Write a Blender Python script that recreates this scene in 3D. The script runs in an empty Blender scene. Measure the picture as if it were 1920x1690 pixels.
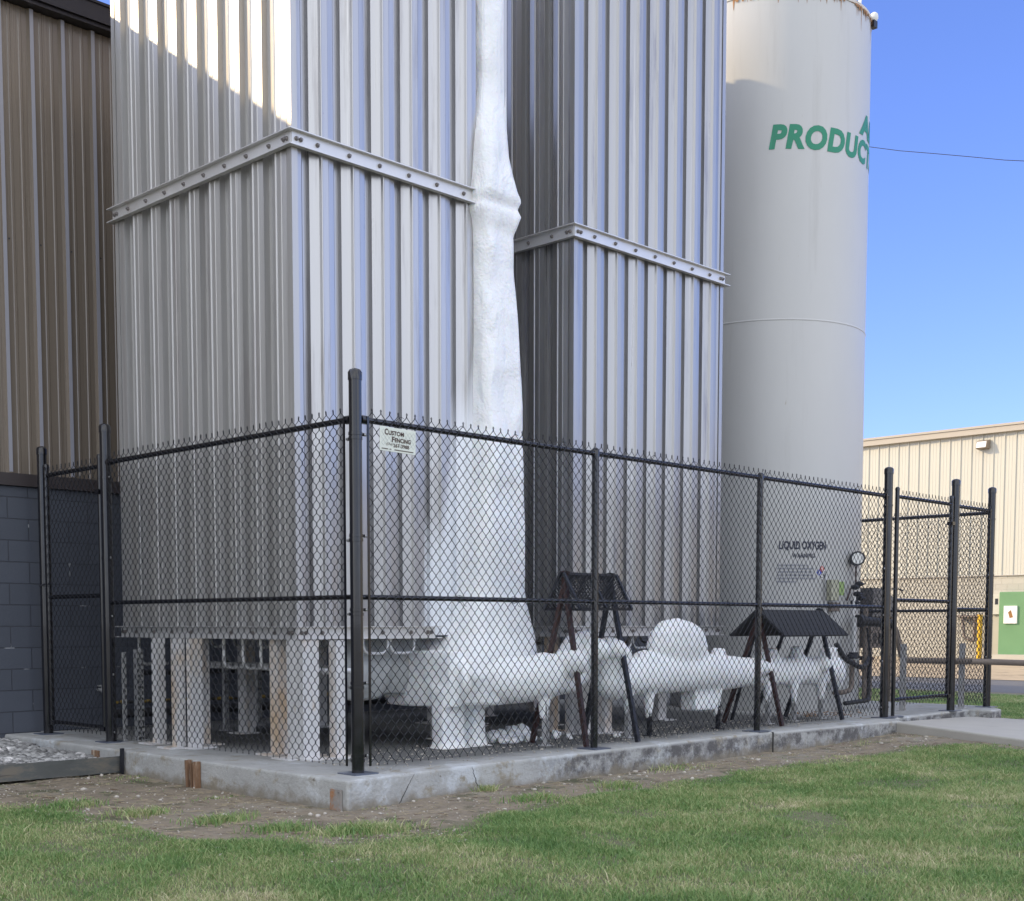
import bpy, bmesh, math, random
import numpy as np
from mathutils import Vector, Matrix, noise
random.seed(7)
RNG = np.random.default_rng(7)
S = bpy.context.scene
COL = S.collection

# ------------------------------------------------------------------ camera
CAM = Vector((-5.542, -6.826, 1.024))
YAW, PITCH = 0.77783, -0.07132
cd = bpy.data.cameras.new('camera')
cam = bpy.data.objects.new('camera', cd)
COL.objects.link(cam)
_F = Vector((math.cos(YAW) * math.cos(PITCH), math.sin(YAW) * math.cos(PITCH), math.sin(PITCH)))
_R = Vector((math.sin(YAW), -math.cos(YAW), 0))
_U = _R.cross(_F)
cam.matrix_world = Matrix(((_R.x, _U.x, -_F.x, CAM.x), (_R.y, _U.y, -_F.y, CAM.y), (_R.z, _U.z, -_F.z, CAM.z), (0, 0, 0, 1)))
cd.sensor_width = 36
cd.lens = 2405.3 / 1920 * 36
cd.shift_x = (960 - 938.0) / 1920
cd.shift_y = (1342.0 - 845) / 1920
cd.clip_start = 0.05
cd.clip_end = 3000
S.camera = cam

# ------------------------------------------------------------------ light
SUN_AZ = math.radians(133)     # horizontal direction towards the sun, from +X counter-clockwise
SUN_EL = math.radians(24.0)
W = bpy.data.worlds.new('World')
S.world = W
W.use_nodes = True
nt = W.node_tree
for n in list(nt.nodes): nt.nodes.remove(n)
sky = nt.nodes.new('ShaderNodeTexSky')
sky.sky_type = 'NISHITA'
sky.sun_disc = False
sky.sun_elevation = SUN_EL
sky.sun_rotation = math.pi / 2 - SUN_AZ
sky.altitude = 200
sky.air_density = 1.0
sky.dust_density = 0.3
sky.ozone_density = 3.0
bg = nt.nodes.new('ShaderNodeBackground')
bg.inputs['Strength'].default_value = 0.15
tint = nt.nodes.new('ShaderNodeMix'); tint.data_type = 'RGBA'; tint.blend_type = 'MULTIPLY'; tint.inputs[0].default_value = 1
tint.inputs[7].default_value = (0.60, 0.62, 0.96, 1)
nt.links.new(sky.outputs[0], tint.inputs[6])
# bright cloud added overhead and behind the camera, out of view, to fill the shade
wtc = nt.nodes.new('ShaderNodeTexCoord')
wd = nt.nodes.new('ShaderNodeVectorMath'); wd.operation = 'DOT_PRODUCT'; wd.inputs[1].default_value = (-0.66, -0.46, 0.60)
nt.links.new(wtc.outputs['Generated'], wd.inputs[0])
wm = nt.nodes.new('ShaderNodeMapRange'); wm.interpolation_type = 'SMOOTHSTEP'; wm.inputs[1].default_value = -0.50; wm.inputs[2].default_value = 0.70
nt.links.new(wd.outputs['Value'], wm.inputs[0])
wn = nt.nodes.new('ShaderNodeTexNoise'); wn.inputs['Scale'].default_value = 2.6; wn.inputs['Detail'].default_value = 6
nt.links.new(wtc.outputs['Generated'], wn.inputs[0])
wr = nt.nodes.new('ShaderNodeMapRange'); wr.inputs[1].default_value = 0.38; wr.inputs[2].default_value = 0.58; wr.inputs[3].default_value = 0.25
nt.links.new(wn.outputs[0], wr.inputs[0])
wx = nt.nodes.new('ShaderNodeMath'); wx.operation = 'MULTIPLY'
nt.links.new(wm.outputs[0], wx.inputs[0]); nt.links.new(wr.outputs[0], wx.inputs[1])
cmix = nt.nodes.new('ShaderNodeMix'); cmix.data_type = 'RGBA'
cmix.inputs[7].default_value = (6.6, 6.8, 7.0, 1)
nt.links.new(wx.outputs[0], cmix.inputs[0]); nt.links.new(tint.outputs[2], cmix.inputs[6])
wo = nt.nodes.new('ShaderNodeOutputWorld')
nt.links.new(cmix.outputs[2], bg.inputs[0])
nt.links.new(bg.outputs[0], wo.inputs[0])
sl = bpy.data.lights.new('sun', 'SUN')
sl.energy = 2.0
sl.angle = math.radians(0.9)
sl.color = (1.0, 0.78, 0.47)
so = bpy.data.objects.new('sun', sl)
COL.objects.link(so)
sdir = Vector((math.cos(SUN_AZ) * math.cos(SUN_EL), math.sin(SUN_AZ) * math.cos(SUN_EL), math.sin(SUN_EL)))
so.rotation_euler = sdir.to_track_quat('Z', 'Y').to_euler()
so.location = sdir * 60
S.view_settings.view_transform = 'Standard'
S.view_settings.look = 'None'
S.view_settings.gamma = 1
S.view_settings.exposure = 1.02
S.cycles.max_bounces = 8
S.cycles.use_denoising = True

# ------------------------------------------------------------------ materials
def mat(name, color, rough=0.6, metal=0.0, var=0.0, vscale=3.0, stretch=(1, 1, 1), bump=0.0, bscale=40.0,
        spots=None, spec=0.5, var2=None, coat=0.0):
    """spots=(color, scale, threshold, width): blotches of another colour"""
    m = bpy.data.materials.new(name)
    m.use_nodes = True
    t = m.node_tree
    p = t.nodes['Principled BSDF']
    p.inputs['Roughness'].default_value = rough
    p.inputs['Metallic'].default_value = metal
    p.inputs['Specular IOR Level'].default_value = spec
    p.inputs['Coat Weight'].default_value = coat
    tc = t.nodes.new('ShaderNodeTexCoord')
    mp = t.nodes.new('ShaderNodeMapping')
    mp.inputs['Scale'].default_value = stretch
    t.links.new(tc.outputs['Object'], mp.inputs[0])
    rgb = t.nodes.new('ShaderNodeRGB')
    rgb.outputs[0].default_value = (*color, 1)
    out = rgb.outputs[0]
    if var > 0:
        nz = t.nodes.new('ShaderNodeTexNoise')
        nz.inputs['Scale'].default_value = vscale
        nz.inputs['Detail'].default_value = 8
        nz.inputs['Roughness'].default_value = 0.65
        t.links.new(mp.outputs[0], nz.inputs[0])
        mr = t.nodes.new('ShaderNodeMapRange')
        mr.inputs[1].default_value = 0.25; mr.inputs[2].default_value = 0.75
        mr.inputs[3].default_value = 1 - var; mr.inputs[4].default_value = 1 + var
        t.links.new(nz.outputs[0], mr.inputs[0])
        mx = t.nodes.new('ShaderNodeVectorMath'); mx.operation = 'SCALE'
        t.links.new(out, mx.inputs[0]); t.links.new(mr.outputs[0], mx.inputs[3])
        out = mx.outputs[0]
        mr2 = t.nodes.new('ShaderNodeMapRange')
        mr2.inputs[1].default_value = 0.2; mr2.inputs[2].default_value = 0.8
        mr2.inputs[3].default_value = max(0.03, rough - 0.12); mr2.inputs[4].default_value = min(1, rough + 0.12)
        t.links.new(nz.outputs[0], mr2.inputs[0])
        t.links.new(mr2.outputs[0], p.inputs['Roughness'])
    for sp in (spots or []):
        scol, ssc, th, wd = sp[:4]
        nz = t.nodes.new('ShaderNodeTexNoise')
        nz.inputs['Scale'].default_value = ssc
        nz.inputs['Detail'].default_value = 10
        nz.inputs['Roughness'].default_value = 0.7
        if len(sp) > 4:
            mp2 = t.nodes.new('ShaderNodeMapping'); mp2.inputs['Scale'].default_value = sp[4]
            mp2.inputs['Location'].default_value = (3.1, 7.7, 1.3)
            t.links.new(tc.outputs['Object'], mp2.inputs[0]); t.links.new(mp2.outputs[0], nz.inputs[0])
        else:
            t.links.new(mp.outputs[0], nz.inputs[0])
        mr = t.nodes.new('ShaderNodeMapRange')
        mr.inputs[1].default_value = th; mr.inputs[2].default_value = th + wd
        t.links.new(nz.outputs[0], mr.inputs[0])
        mix = t.nodes.new('ShaderNodeMix'); mix.data_type = 'RGBA'
        t.links.new(mr.outputs[0], mix.inputs[0])
        t.links.new(out, mix.inputs[6]); mix.inputs[7].default_value = (*scol, 1)
        out = mix.outputs[2]
    t.links.new(out, p.inputs['Base Color'])
    if bump > 0:
        nb = t.nodes.new('ShaderNodeTexNoise')
        nb.inputs['Scale'].default_value = bscale
        nb.inputs['Detail'].default_value = 6
        t.links.new(tc.outputs['Object'], nb.inputs[0])
        b = t.nodes.new('ShaderNodeBump')
        b.inputs['Strength'].default_value = bump
        b.inputs['Distance'].default_value = 0.02
        t.links.new(nb.outputs[0], b.inputs['Height'])
        t.links.new(b.outputs[0], p.inputs['Normal'])
    m['out'] = 1
    return m

M = {}
M['shell'] = mat('galvanised_panel', (0.455, 0.45, 0.45), 0.33, 0.72, 0.10, 1.0, (14, 14, 0.35), 0.0,
                 spots=[((0.34, 0.33, 0.33), 1.0, 0.54, 0.12, (9, 9, 0.5)), ((0.60, 0.59, 0.58), 1.0, 0.60, 0.1, (22, 22, 0.22))])
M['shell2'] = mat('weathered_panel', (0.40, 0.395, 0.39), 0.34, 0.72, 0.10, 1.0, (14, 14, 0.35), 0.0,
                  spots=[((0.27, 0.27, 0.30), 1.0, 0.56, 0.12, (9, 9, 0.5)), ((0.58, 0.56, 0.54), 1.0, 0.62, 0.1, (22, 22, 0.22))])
M['band'] = mat('channel_aluminium', (0.66, 0.65, 0.64), 0.42, 0.45, 0.08, 3, (1, 1, 1), 0,
                spots=[((0.5, 0.42, 0.34), 2.2, 0.6, 0.15)])
M['bolt'] = mat('bolt_steel', (0.22, 0.2, 0.19), 0.45, 0.7)
M['leg'] = mat('leg_aluminium', (0.74, 0.73, 0.73), 0.5, 0.25, 0.08, 3, (6, 6, 0.6), 0,
               spots=[((0.66, 0.50, 0.34), 1.1, 0.50, 0.16, (2.5, 2.5, .9)), ((.45, .38, .30), 3, .6, .1, (9, 9, 2))])
M['tube'] = mat('tube_aluminium', (0.78, 0.78, 0.78), 0.4, 0.35, 0.08, 8)
M['fin'] = mat('dark_fin_aluminium', (0.16, 0.16, 0.17), 0.5, 0.5, 0.15, 4)
M['tank'] = mat('tank_white_paint', (0.54, 0.54, 0.53), 0.42, 0.0, 0.045, 0.9, (1, 1, 0.5), 0.03, 2.0, spots=[((0.47, 0.465, 0.45), 1.6, 0.56, 0.2, (2.2, 2.2, .18)), ((0.44, 0.41, 0.36), 4, 0.68, 0.04, (3, 3, .5))])
M['rust'] = mat('rust_streak', (0.36, 0.19, 0.09), 0.9, 0, 0.3, 20)
M['green_letter'] = mat('green_letter_paint', (0.015, 0.23, 0.13), 0.5, 0, 0.05, 5)
M['dark_letter'] = mat('dark_letter_paint', (0.025, 0.03, 0.06), 0.6)
M['grey_letter'] = mat('faded_letter_paint', (0.16, 0.18, 0.25), 0.6)
M['red'] = mat('red_paint', (0.55, 0.06, 0.05), 0.5)
M['blue'] = mat('blue_paint', (0.03, 0.07, 0.45), 0.5)
M['white'] = mat('white_paint', (0.8, 0.8, 0.78), 0.5)
M['black'] = mat('black_vinyl_coat', (0.007, 0.007, 0.010), 0.20, 0, 0.1, 8, coat=0.3)
M['wire'] = mat('black_wire_coat', (0.010, 0.011, 0.016), 0.38, 0)
M['silver'] = mat('zinc_bolt', (0.75, 0.75, 0.75), 0.3, 0.9)
M['galv'] = mat('galvanised_strut', (0.55, 0.55, 0.55), 0.5, 0.5, 0.12, 6, (1, 1, 1), 0,
                spots=[((0.3, 0.24, 0.18), 5, 0.62, 0.08)])
M['siding_brown'] = mat('bronze_siding_paint', (0.20, 0.165, 0.13), 0.26, 0.0, 0.06, 1.0, (8, 8, 0.2), spec=0.8)
M['fascia'] = mat('dark_gutter_paint', (0.022, 0.02, 0.024), 0.35)
M['cream'] = mat('cream_siding_paint', (0.53, 0.52, 0.455), 0.5, 0, 0.03, 1.0, (1, 3, 0.1))
M['cream_base'] = mat('pale_block_paint', (0.46, 0.44, 0.38), 0.8, 0, 0.08, 1.5, (1, 1, 1), 0.2, 20)
M['cream_trim'] = mat('taupe_gutter_paint', (0.42, 0.38, 0.32), 0.5)
M['door_green'] = mat('green_enamel', (0.13, 0.27, 0.13), 0.45, 0, 0.05, 2)
M['yellow'] = mat('yellow_paint', (0.75, 0.46, 0.02), 0.5, 0, 0.1, 4)
M['yellow_dull'] = mat('dirty_yellow_paint', (0.30, 0.20, 0.03), 0.6, 0, 0.2, 4, (1, 1, 1), 0, spots=[((0.03, 0.03, 0.03), .9, 0.50, 0.02, (3, 3, 3))])
M['wood'] = mat('old_wood', (0.20, 0.115, 0.065), 0.85, 0, 0.35, 3, (12, 12, 1), 0.4, 30,
                spots=[((0.42, 0.34, 0.26), 2, 0.55, 0.1, (15, 15, 1.5))])
M['rusty'] = mat('rusty_plate', (0.28, 0.26, 0.24), 0.8, 0.1, 0.3, 8, (1, 1, 1), 0.2, 40,
                 spots=[((0.36, 0.17, 0.07), 6, 0.48, 0.12)])
M['darkred'] = mat('worn_red_primer', (0.042, 0.018, 0.016), 0.5, 0.2, 0.3, 6)
M['darksteel'] = mat('dark_steel', (0.03, 0.032, 0.04), 0.42, 0.4, 0.25, 6)
M['shingle'] = mat('dark_roofing_felt', (0.032, 0.033, 0.038), 0.75, 0, 0.4, 12, (1, 1, 4), 0.8, 60)
M['insul'] = mat('black_pipe_foam', (0.018, 0.018, 0.02), 0.65, 0, 0.2, 10)
M['pipe_grey'] = mat('weathered_steel_pipe', (0.20, 0.165, 0.14), 0.6, 0.2, 0.2, 6)
M['plastic'] = mat('beige_box_paint', (0.42, 0.42, 0.32), 0.55, 0, 0.08, 8)
M['stone'] = mat('river_stone', (0.30, 0.295, 0.285), 0.7, 0, 0.35, 2.5, (1, 1, 1), 0.15, 60,
                 spots=[((0.62, 0.60, 0.58), 2.0, 0.54, 0.06), ((0.20, 0.19, 0.19), 2.3, 0.60, 0.05, (1.3, 1.3, 1.3))])
M['pebble'] = mat('pale_debris', (0.48, 0.44, 0.38), 0.85, 0, 0.35, 6)
M['leaf'] = mat('dry_leaf', (0.30, 0.15, 0.05), 0.8, 0, 0.4, 6)
M['edging'] = mat('edging_board', (0.10, 0.105, 0.10), 0.7, 0, 0.35, 3, (1, 1, 3),
                  spots=[((0.17, 0.15, 0.12), 3, 0.5, 0.12)])
M['crack'] = mat('crack_dark', (0.04, 0.038, 0.035), 0.95)  # dark colour of the kerb cracks and the open joint

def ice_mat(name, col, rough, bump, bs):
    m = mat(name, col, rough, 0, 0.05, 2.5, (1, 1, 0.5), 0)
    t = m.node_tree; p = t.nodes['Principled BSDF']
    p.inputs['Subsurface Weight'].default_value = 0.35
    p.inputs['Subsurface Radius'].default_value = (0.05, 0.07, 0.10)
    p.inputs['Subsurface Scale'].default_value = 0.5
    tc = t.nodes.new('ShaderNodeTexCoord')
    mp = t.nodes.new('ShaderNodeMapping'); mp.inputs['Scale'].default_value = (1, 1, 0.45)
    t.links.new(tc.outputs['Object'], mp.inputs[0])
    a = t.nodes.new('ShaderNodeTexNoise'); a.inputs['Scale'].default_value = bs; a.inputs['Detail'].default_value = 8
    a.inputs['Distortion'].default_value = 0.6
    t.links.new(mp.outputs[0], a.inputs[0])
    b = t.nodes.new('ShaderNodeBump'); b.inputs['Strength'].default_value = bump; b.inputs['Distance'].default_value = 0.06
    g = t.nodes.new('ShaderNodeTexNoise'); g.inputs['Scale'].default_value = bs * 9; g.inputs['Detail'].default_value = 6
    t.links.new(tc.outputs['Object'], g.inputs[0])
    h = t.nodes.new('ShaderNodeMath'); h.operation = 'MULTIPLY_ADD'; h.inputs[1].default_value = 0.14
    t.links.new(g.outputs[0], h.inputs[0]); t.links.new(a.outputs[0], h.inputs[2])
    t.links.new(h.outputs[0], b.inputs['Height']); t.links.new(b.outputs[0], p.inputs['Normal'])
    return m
M['ice'] = ice_mat('frost_ice', (0.88, 0.89, 0.90), 0.42, 0.9, 5.0)
M['ice_smooth'] = ice_mat('smooth_frost', (0.93, 0.94, 0.95), 0.6, 0.15, 3.0)
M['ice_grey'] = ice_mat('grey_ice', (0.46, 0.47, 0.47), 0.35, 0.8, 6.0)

def nodes_of(m): return m.node_tree, m.node_tree.nodes['Principled BSDF']

# frost film on the front face of tower one: white from a ragged line that leans outwards to the ground
def frosted_shell():
    m = M['shell'].copy(); m.name = 'galvanised_panel_frosted'
    t, p = nodes_of(m)
    src = p.inputs['Base Color'].links[0].from_socket
    tc = t.nodes.new('ShaderNodeTexCoord')
    sep = t.nodes.new('ShaderNodeSeparateXYZ'); t.links.new(tc.outputs['Object'], sep.inputs[0])
    mr = t.nodes.new('ShaderNodeMapRange'); mr.interpolation_type = 'SMOOTHSTEP'
    mr.inputs[1].default_value = 1.0; mr.inputs[2].default_value = 3.9; mr.inputs[3].default_value = 1.62; mr.inputs[4].default_value = 2.32
    t.links.new(sep.outputs[2], mr.inputs[0])
    nz = t.nodes.new('ShaderNodeTexNoise'); nz.inputs['Scale'].default_value = 1.6
    mp = t.nodes.new('ShaderNodeMapping'); mp.inputs['Scale'].default_value = (3, 3, 0.5)
    t.links.new(tc.outputs['Object'], mp.inputs[0]); t.links.new(mp.outputs[0], nz.inputs[0])
    a = t.nodes.new('ShaderNodeMath'); a.operation = 'SUBTRACT'
    t.links.new(sep.outputs[0], a.inputs[0]); t.links.new(mr.outputs[0], a.inputs[1])
    b = t.nodes.new('ShaderNodeMath'); b.operation = 'MULTIPLY_ADD'
    t.links.new(nz.outputs[0], b.inputs[0]); b.inputs[1].default_value = 0.35; t.links.new(a.outputs[0], b.inputs[2])
    c = t.nodes.new('ShaderNodeMapRange'); c.inputs[1].default_value = 0.14; c.inputs[2].default_value = 0.30
    t.links.new(b.outputs[0], c.inputs[0])
    mix = t.nodes.new('ShaderNodeMix'); mix.data_type = 'RGBA'
    t.links.new(c.outputs[0], mix.inputs[0]); t.links.new(src, mix.inputs[6]); mix.inputs[7].default_value = (0.84, 0.86, 0.9, 1)
    t.links.new(mix.outputs[2], p.inputs['Base Color'])
    d = t.nodes.new('ShaderNodeMapRange'); d.inputs[3].default_value = 0.72; d.inputs[4].default_value = 0.0
    t.links.new(c.outputs[0], d.inputs[0]); t.links.new(d.outputs[0], p.inputs['Metallic'])
    return m
M['shell_frost'] = frosted_shell()
M['shell_side'] = mat('dull_panel', (0.50, 0.49, 0.475), 0.42, 0.55, 0.10, 1.0, (14, 14, 0.35), 0.0,
                 spots=[((0.42, 0.40, 0.39), 1.0, 0.55, 0.12, (9, 9, 0.5)), ((0.66, 0.65, 0.63), 1.0, 0.60, 0.1, (22, 22, 0.22))])

# painted blocks: brick texture with mortar relief; coordinates swizzled so x runs along the wall, y up
def block_mat(name, col, mortar, w=0.4, h=0.2, axis='X', bumpd=0.012, chips=True):
    m = bpy.data.materials.new(name); m.use_nodes = True
    t, p = nodes_of(m)
    tc = t.nodes.new('ShaderNodeTexCoord')
    sep = t.nodes.new('ShaderNodeSeparateXYZ'); t.links.new(tc.outputs['Object'], sep.inputs[0])
    cb = t.nodes.new('ShaderNodeCombineXYZ')
    t.links.new(sep.outputs[0 if axis == 'X' else 1], cb.inputs[0]); t.links.new(sep.outputs[2], cb.inputs[1])
    br = t.nodes.new('ShaderNodeTexBrick')
    br.inputs['Scale'].default_value = 1; br.inputs['Brick Width'].default_value = w; br.inputs['Row Height'].default_value = h
    br.inputs['Mortar Size'].default_value = 0.006; br.inputs['Mortar Smooth'].default_value = 0.3
    br.inputs['Color1'].default_value = (*col, 1); br.inputs['Color2'].default_value = (*[c * 0.9 for c in col], 1)
    br.inputs['Mortar'].default_value = (*mortar, 1)
    t.links.new(cb.outputs[0], br.inputs[0])
    out = br.outputs[0]
    if chips:
        nz = t.nodes.new('ShaderNodeTexNoise'); nz.inputs['Scale'].default_value = 4.5; nz.inputs['Detail'].default_value = 8
        t.links.new(tc.outputs['Object'], nz.inputs[0])
        mr = t.nodes.new('ShaderNodeMapRange'); mr.inputs[1].default_value = 0.62; mr.inputs[2].default_value = 0.66
        t.links.new(nz.outputs[0], mr.inputs[0])
        mu = t.nodes.new('ShaderNodeMath'); mu.operation = 'MULTIPLY'
        t.links.new(mr.outputs[0], mu.inputs[0]); t.links.new(br.outputs['Fac'], mu.inputs[1])
        mix = t.nodes.new('ShaderNodeMix'); mix.data_type = 'RGBA'
        t.links.new(mu.outputs[0], mix.inputs[0]); t.links.new(out, mix.inputs[6]); mix.inputs[7].default_value = (0.32, 0.33, 0.35, 1)
        out = mix.outputs[2]
    t.links.new(out, p.inputs['Base Color'])
    p.inputs['Roughness'].default_value = 0.6
    inv = t.nodes.new('ShaderNodeMath'); inv.operation = 'SUBTRACT'; inv.inputs[0].default_value = 1
    t.links.new(br.outputs['Fac'], inv.inputs[1])
    n2 = t.nodes.new('ShaderNodeTexNoise'); n2.inputs['Scale'].default_value = 45; n2.inputs['Detail'].default_value = 5
    t.links.new(tc.outputs['Object'], n2.inputs[0])
    ma = t.nodes.new('ShaderNodeMath'); ma.operation = 'MULTIPLY_ADD'; ma.inputs[1].default_value = 0.25
    t.links.new(n2.outputs[0], ma.inputs[0]); t.links.new(inv.outputs[0], ma.inputs[2])
    b = t.nodes.new('ShaderNodeBump'); b.inputs['Strength'].default_value = 0.7; b.inputs['Distance'].default_value = bumpd
    t.links.new(ma.outputs[0], b.inputs['Height']); t.links.new(b.outputs[0], p.inputs['Normal'])
    return m
M['cmu'] = block_mat('slate_block_wall', (0.088, 0.098, 0.122), (0.055, 0.06, 0.075), 0.4, 0.2, 'X')
M['cmu_cream'] = block_mat('cream_block_wall', (0.46, 0.44, 0.38), (0.40, 0.38, 0.33), 0.4, 0.2, 'Y', 0.01, False)

# concrete: pale worn top, mottled sides, dark weathering on one stretch of the kerb
def concrete_mat():
    m = mat('old_concrete', (0.40, 0.40, 0.385), 0.85, 0, 0.20, 3.0, (1, 1, 1), 0.5, 45,
            spots=[((0.52, 0.54, 0.55), 1.7, 0.54, 0.08), ((0.30, 0.27, 0.21), 5.0, 0.55, 0.10), ((0.20, 0.18, 0.15), 16.0, 0.64, 0.03)])
    t, p = nodes_of(m)
    src = p.inputs['Base Color'].links[0].from_socket
    tc = t.nodes.new('ShaderNodeTexCoord')
    sep = t.nodes.new('ShaderNodeSeparateXYZ'); t.links.new(tc.outputs['Object'], sep.inputs[0])
    nz = t.nodes.new('ShaderNodeTexNoise'); nz.inputs['Scale'].default_value = 6; nz.inputs['Detail'].default_value = 9
    nz.inputs['Roughness'].default_value = 0.75
    t.links.new(tc.outputs['Object'], nz.inputs[0])
    mr = t.nodes.new('ShaderNodeMapRange'); mr.inputs[1].default_value = 1.55; mr.inputs[2].default_value = 2.1
    t.links.new(sep.outputs[0], mr.inputs[0])
    mz = t.nodes.new('ShaderNodeMapRange'); mz.inputs[1].default_value = -0.01; mz.inputs[2].default_value = -0.035
    t.links.new(sep.outputs[2], mz.inputs[0])
    m1 = t.nodes.new('ShaderNodeMapRange'); m1.inputs[1].default_value = 0.40; m1.inputs[2].default_value = 0.56
    t.links.new(nz.outputs[0], m1.inputs[0])
    a = t.nodes.new('ShaderNodeMath'); a.operation = 'MULTIPLY'; t.links.new(mr.outputs[0], a.inputs[0]); t.links.new(mz.outputs[0], a.inputs[1])
    b = t.nodes.new('ShaderNodeMath'); b.operation = 'MULTIPLY'; t.links.new(a.outputs[0], b.inputs[0]); t.links.new(m1.outputs[0], b.inputs[1])
    mix = t.nodes.new('ShaderNodeMix'); mix.data_type = 'RGBA'
    t.links.new(b.outputs[0], mix.inputs[0]); t.links.new(src, mix.inputs[6]); mix.inputs[7].default_value = (0.115, 0.11, 0.11, 1)
    # inner slab, behind the kerb: mixed to a darker grey with a noisy edge
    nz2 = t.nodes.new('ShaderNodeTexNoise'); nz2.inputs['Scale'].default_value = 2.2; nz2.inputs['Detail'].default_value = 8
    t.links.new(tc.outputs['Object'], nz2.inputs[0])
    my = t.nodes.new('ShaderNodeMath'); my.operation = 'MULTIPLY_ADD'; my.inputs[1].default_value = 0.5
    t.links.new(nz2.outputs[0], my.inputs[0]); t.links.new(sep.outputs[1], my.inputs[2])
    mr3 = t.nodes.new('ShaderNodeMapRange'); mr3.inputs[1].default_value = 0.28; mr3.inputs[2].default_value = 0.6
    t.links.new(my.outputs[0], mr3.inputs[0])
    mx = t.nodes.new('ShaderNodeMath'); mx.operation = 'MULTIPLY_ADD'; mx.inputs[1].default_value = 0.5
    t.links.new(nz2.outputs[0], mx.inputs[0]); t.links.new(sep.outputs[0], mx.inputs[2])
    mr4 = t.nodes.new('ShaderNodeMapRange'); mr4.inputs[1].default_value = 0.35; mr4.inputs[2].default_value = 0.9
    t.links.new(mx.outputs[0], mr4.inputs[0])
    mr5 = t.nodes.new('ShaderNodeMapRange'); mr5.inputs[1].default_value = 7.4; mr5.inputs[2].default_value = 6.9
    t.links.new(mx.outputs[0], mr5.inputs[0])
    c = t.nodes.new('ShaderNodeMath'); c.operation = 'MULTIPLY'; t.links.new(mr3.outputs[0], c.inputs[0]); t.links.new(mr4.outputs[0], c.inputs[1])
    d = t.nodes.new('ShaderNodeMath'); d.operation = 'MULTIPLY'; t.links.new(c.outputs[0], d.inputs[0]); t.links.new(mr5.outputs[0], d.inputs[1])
    # soil splash along the foot of the kerb
    nz3 = t.nodes.new('ShaderNodeTexNoise'); nz3.inputs['Scale'].default_value = 9; nz3.inputs['Detail'].default_value = 6
    t.links.new(tc.outputs['Object'], nz3.inputs[0])
    e1 = t.nodes.new('ShaderNodeMath'); e1.operation = 'MULTIPLY_ADD'; e1.inputs[1].default_value = 0.22; t.links.new(nz3.outputs[0], e1.inputs[0]); t.links.new(sep.outputs[2], e1.inputs[2])
    e2 = t.nodes.new('ShaderNodeMapRange'); e2.inputs[1].default_value = -0.01; e2.inputs[2].default_value = -0.08; e2.inputs[4].default_value = 0.8; t.links.new(e1.outputs[0], e2.inputs[0])
    mix3 = t.nodes.new('ShaderNodeMix'); mix3.data_type = 'RGBA'
    t.links.new(e2.outputs[0], mix3.inputs[0]); t.links.new(mix.outputs[2], mix3.inputs[6]); mix3.inputs[7].default_value = (0.21, 0.18, 0.13, 1)
    mix = mix3
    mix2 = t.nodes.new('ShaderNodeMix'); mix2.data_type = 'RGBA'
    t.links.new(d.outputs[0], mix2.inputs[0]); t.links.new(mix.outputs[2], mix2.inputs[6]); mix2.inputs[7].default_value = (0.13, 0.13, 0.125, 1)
    t.links.new(mix2.outputs[2], p.inputs['Base Color'])
    return m
M['concrete'] = concrete_mat()
M['walk'] = mat('pale_concrete', (0.44, 0.42, 0.38), 0.85, 0, 0.10, 2.0, (1, 1, 1), 0.2, 60, spots=[((0.36, 0.33, 0.29), 2.5, 0.6, 0.08)])
M['asphalt'] = mat('worn_asphalt', (0.13, 0.13, 0.135), 0.9, 0, 0.15, 1.5, (1, 1, 1), 0.3, 60)
M['yard'] = mat('tan_gravel', (0.42, 0.33, 0.22), 0.95, 0, 0.25, 1.2, (1, 1, 1), 0.4, 30, spots=[((0.24, 0.19, 0.12), 0.8, 0.55, 0.08)])
M['dirt'] = mat('bare_earth', (0.25, 0.205, 0.150), 0.95, 0, 0.34, 5.0, (1, 1, 1), 1.0, 34,
                spots=[((0.30, 0.27, 0.22), 1.3, 0.52, 0.12), ((0.10, 0.10, 0.055), 3.2, 0.53, 0.10), ((0.13, 0.085, 0.05), 9.0, 0.58, 0.05), ((0.36, 0.33, 0.28), 22.0, 0.64, 0.03)])

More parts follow.
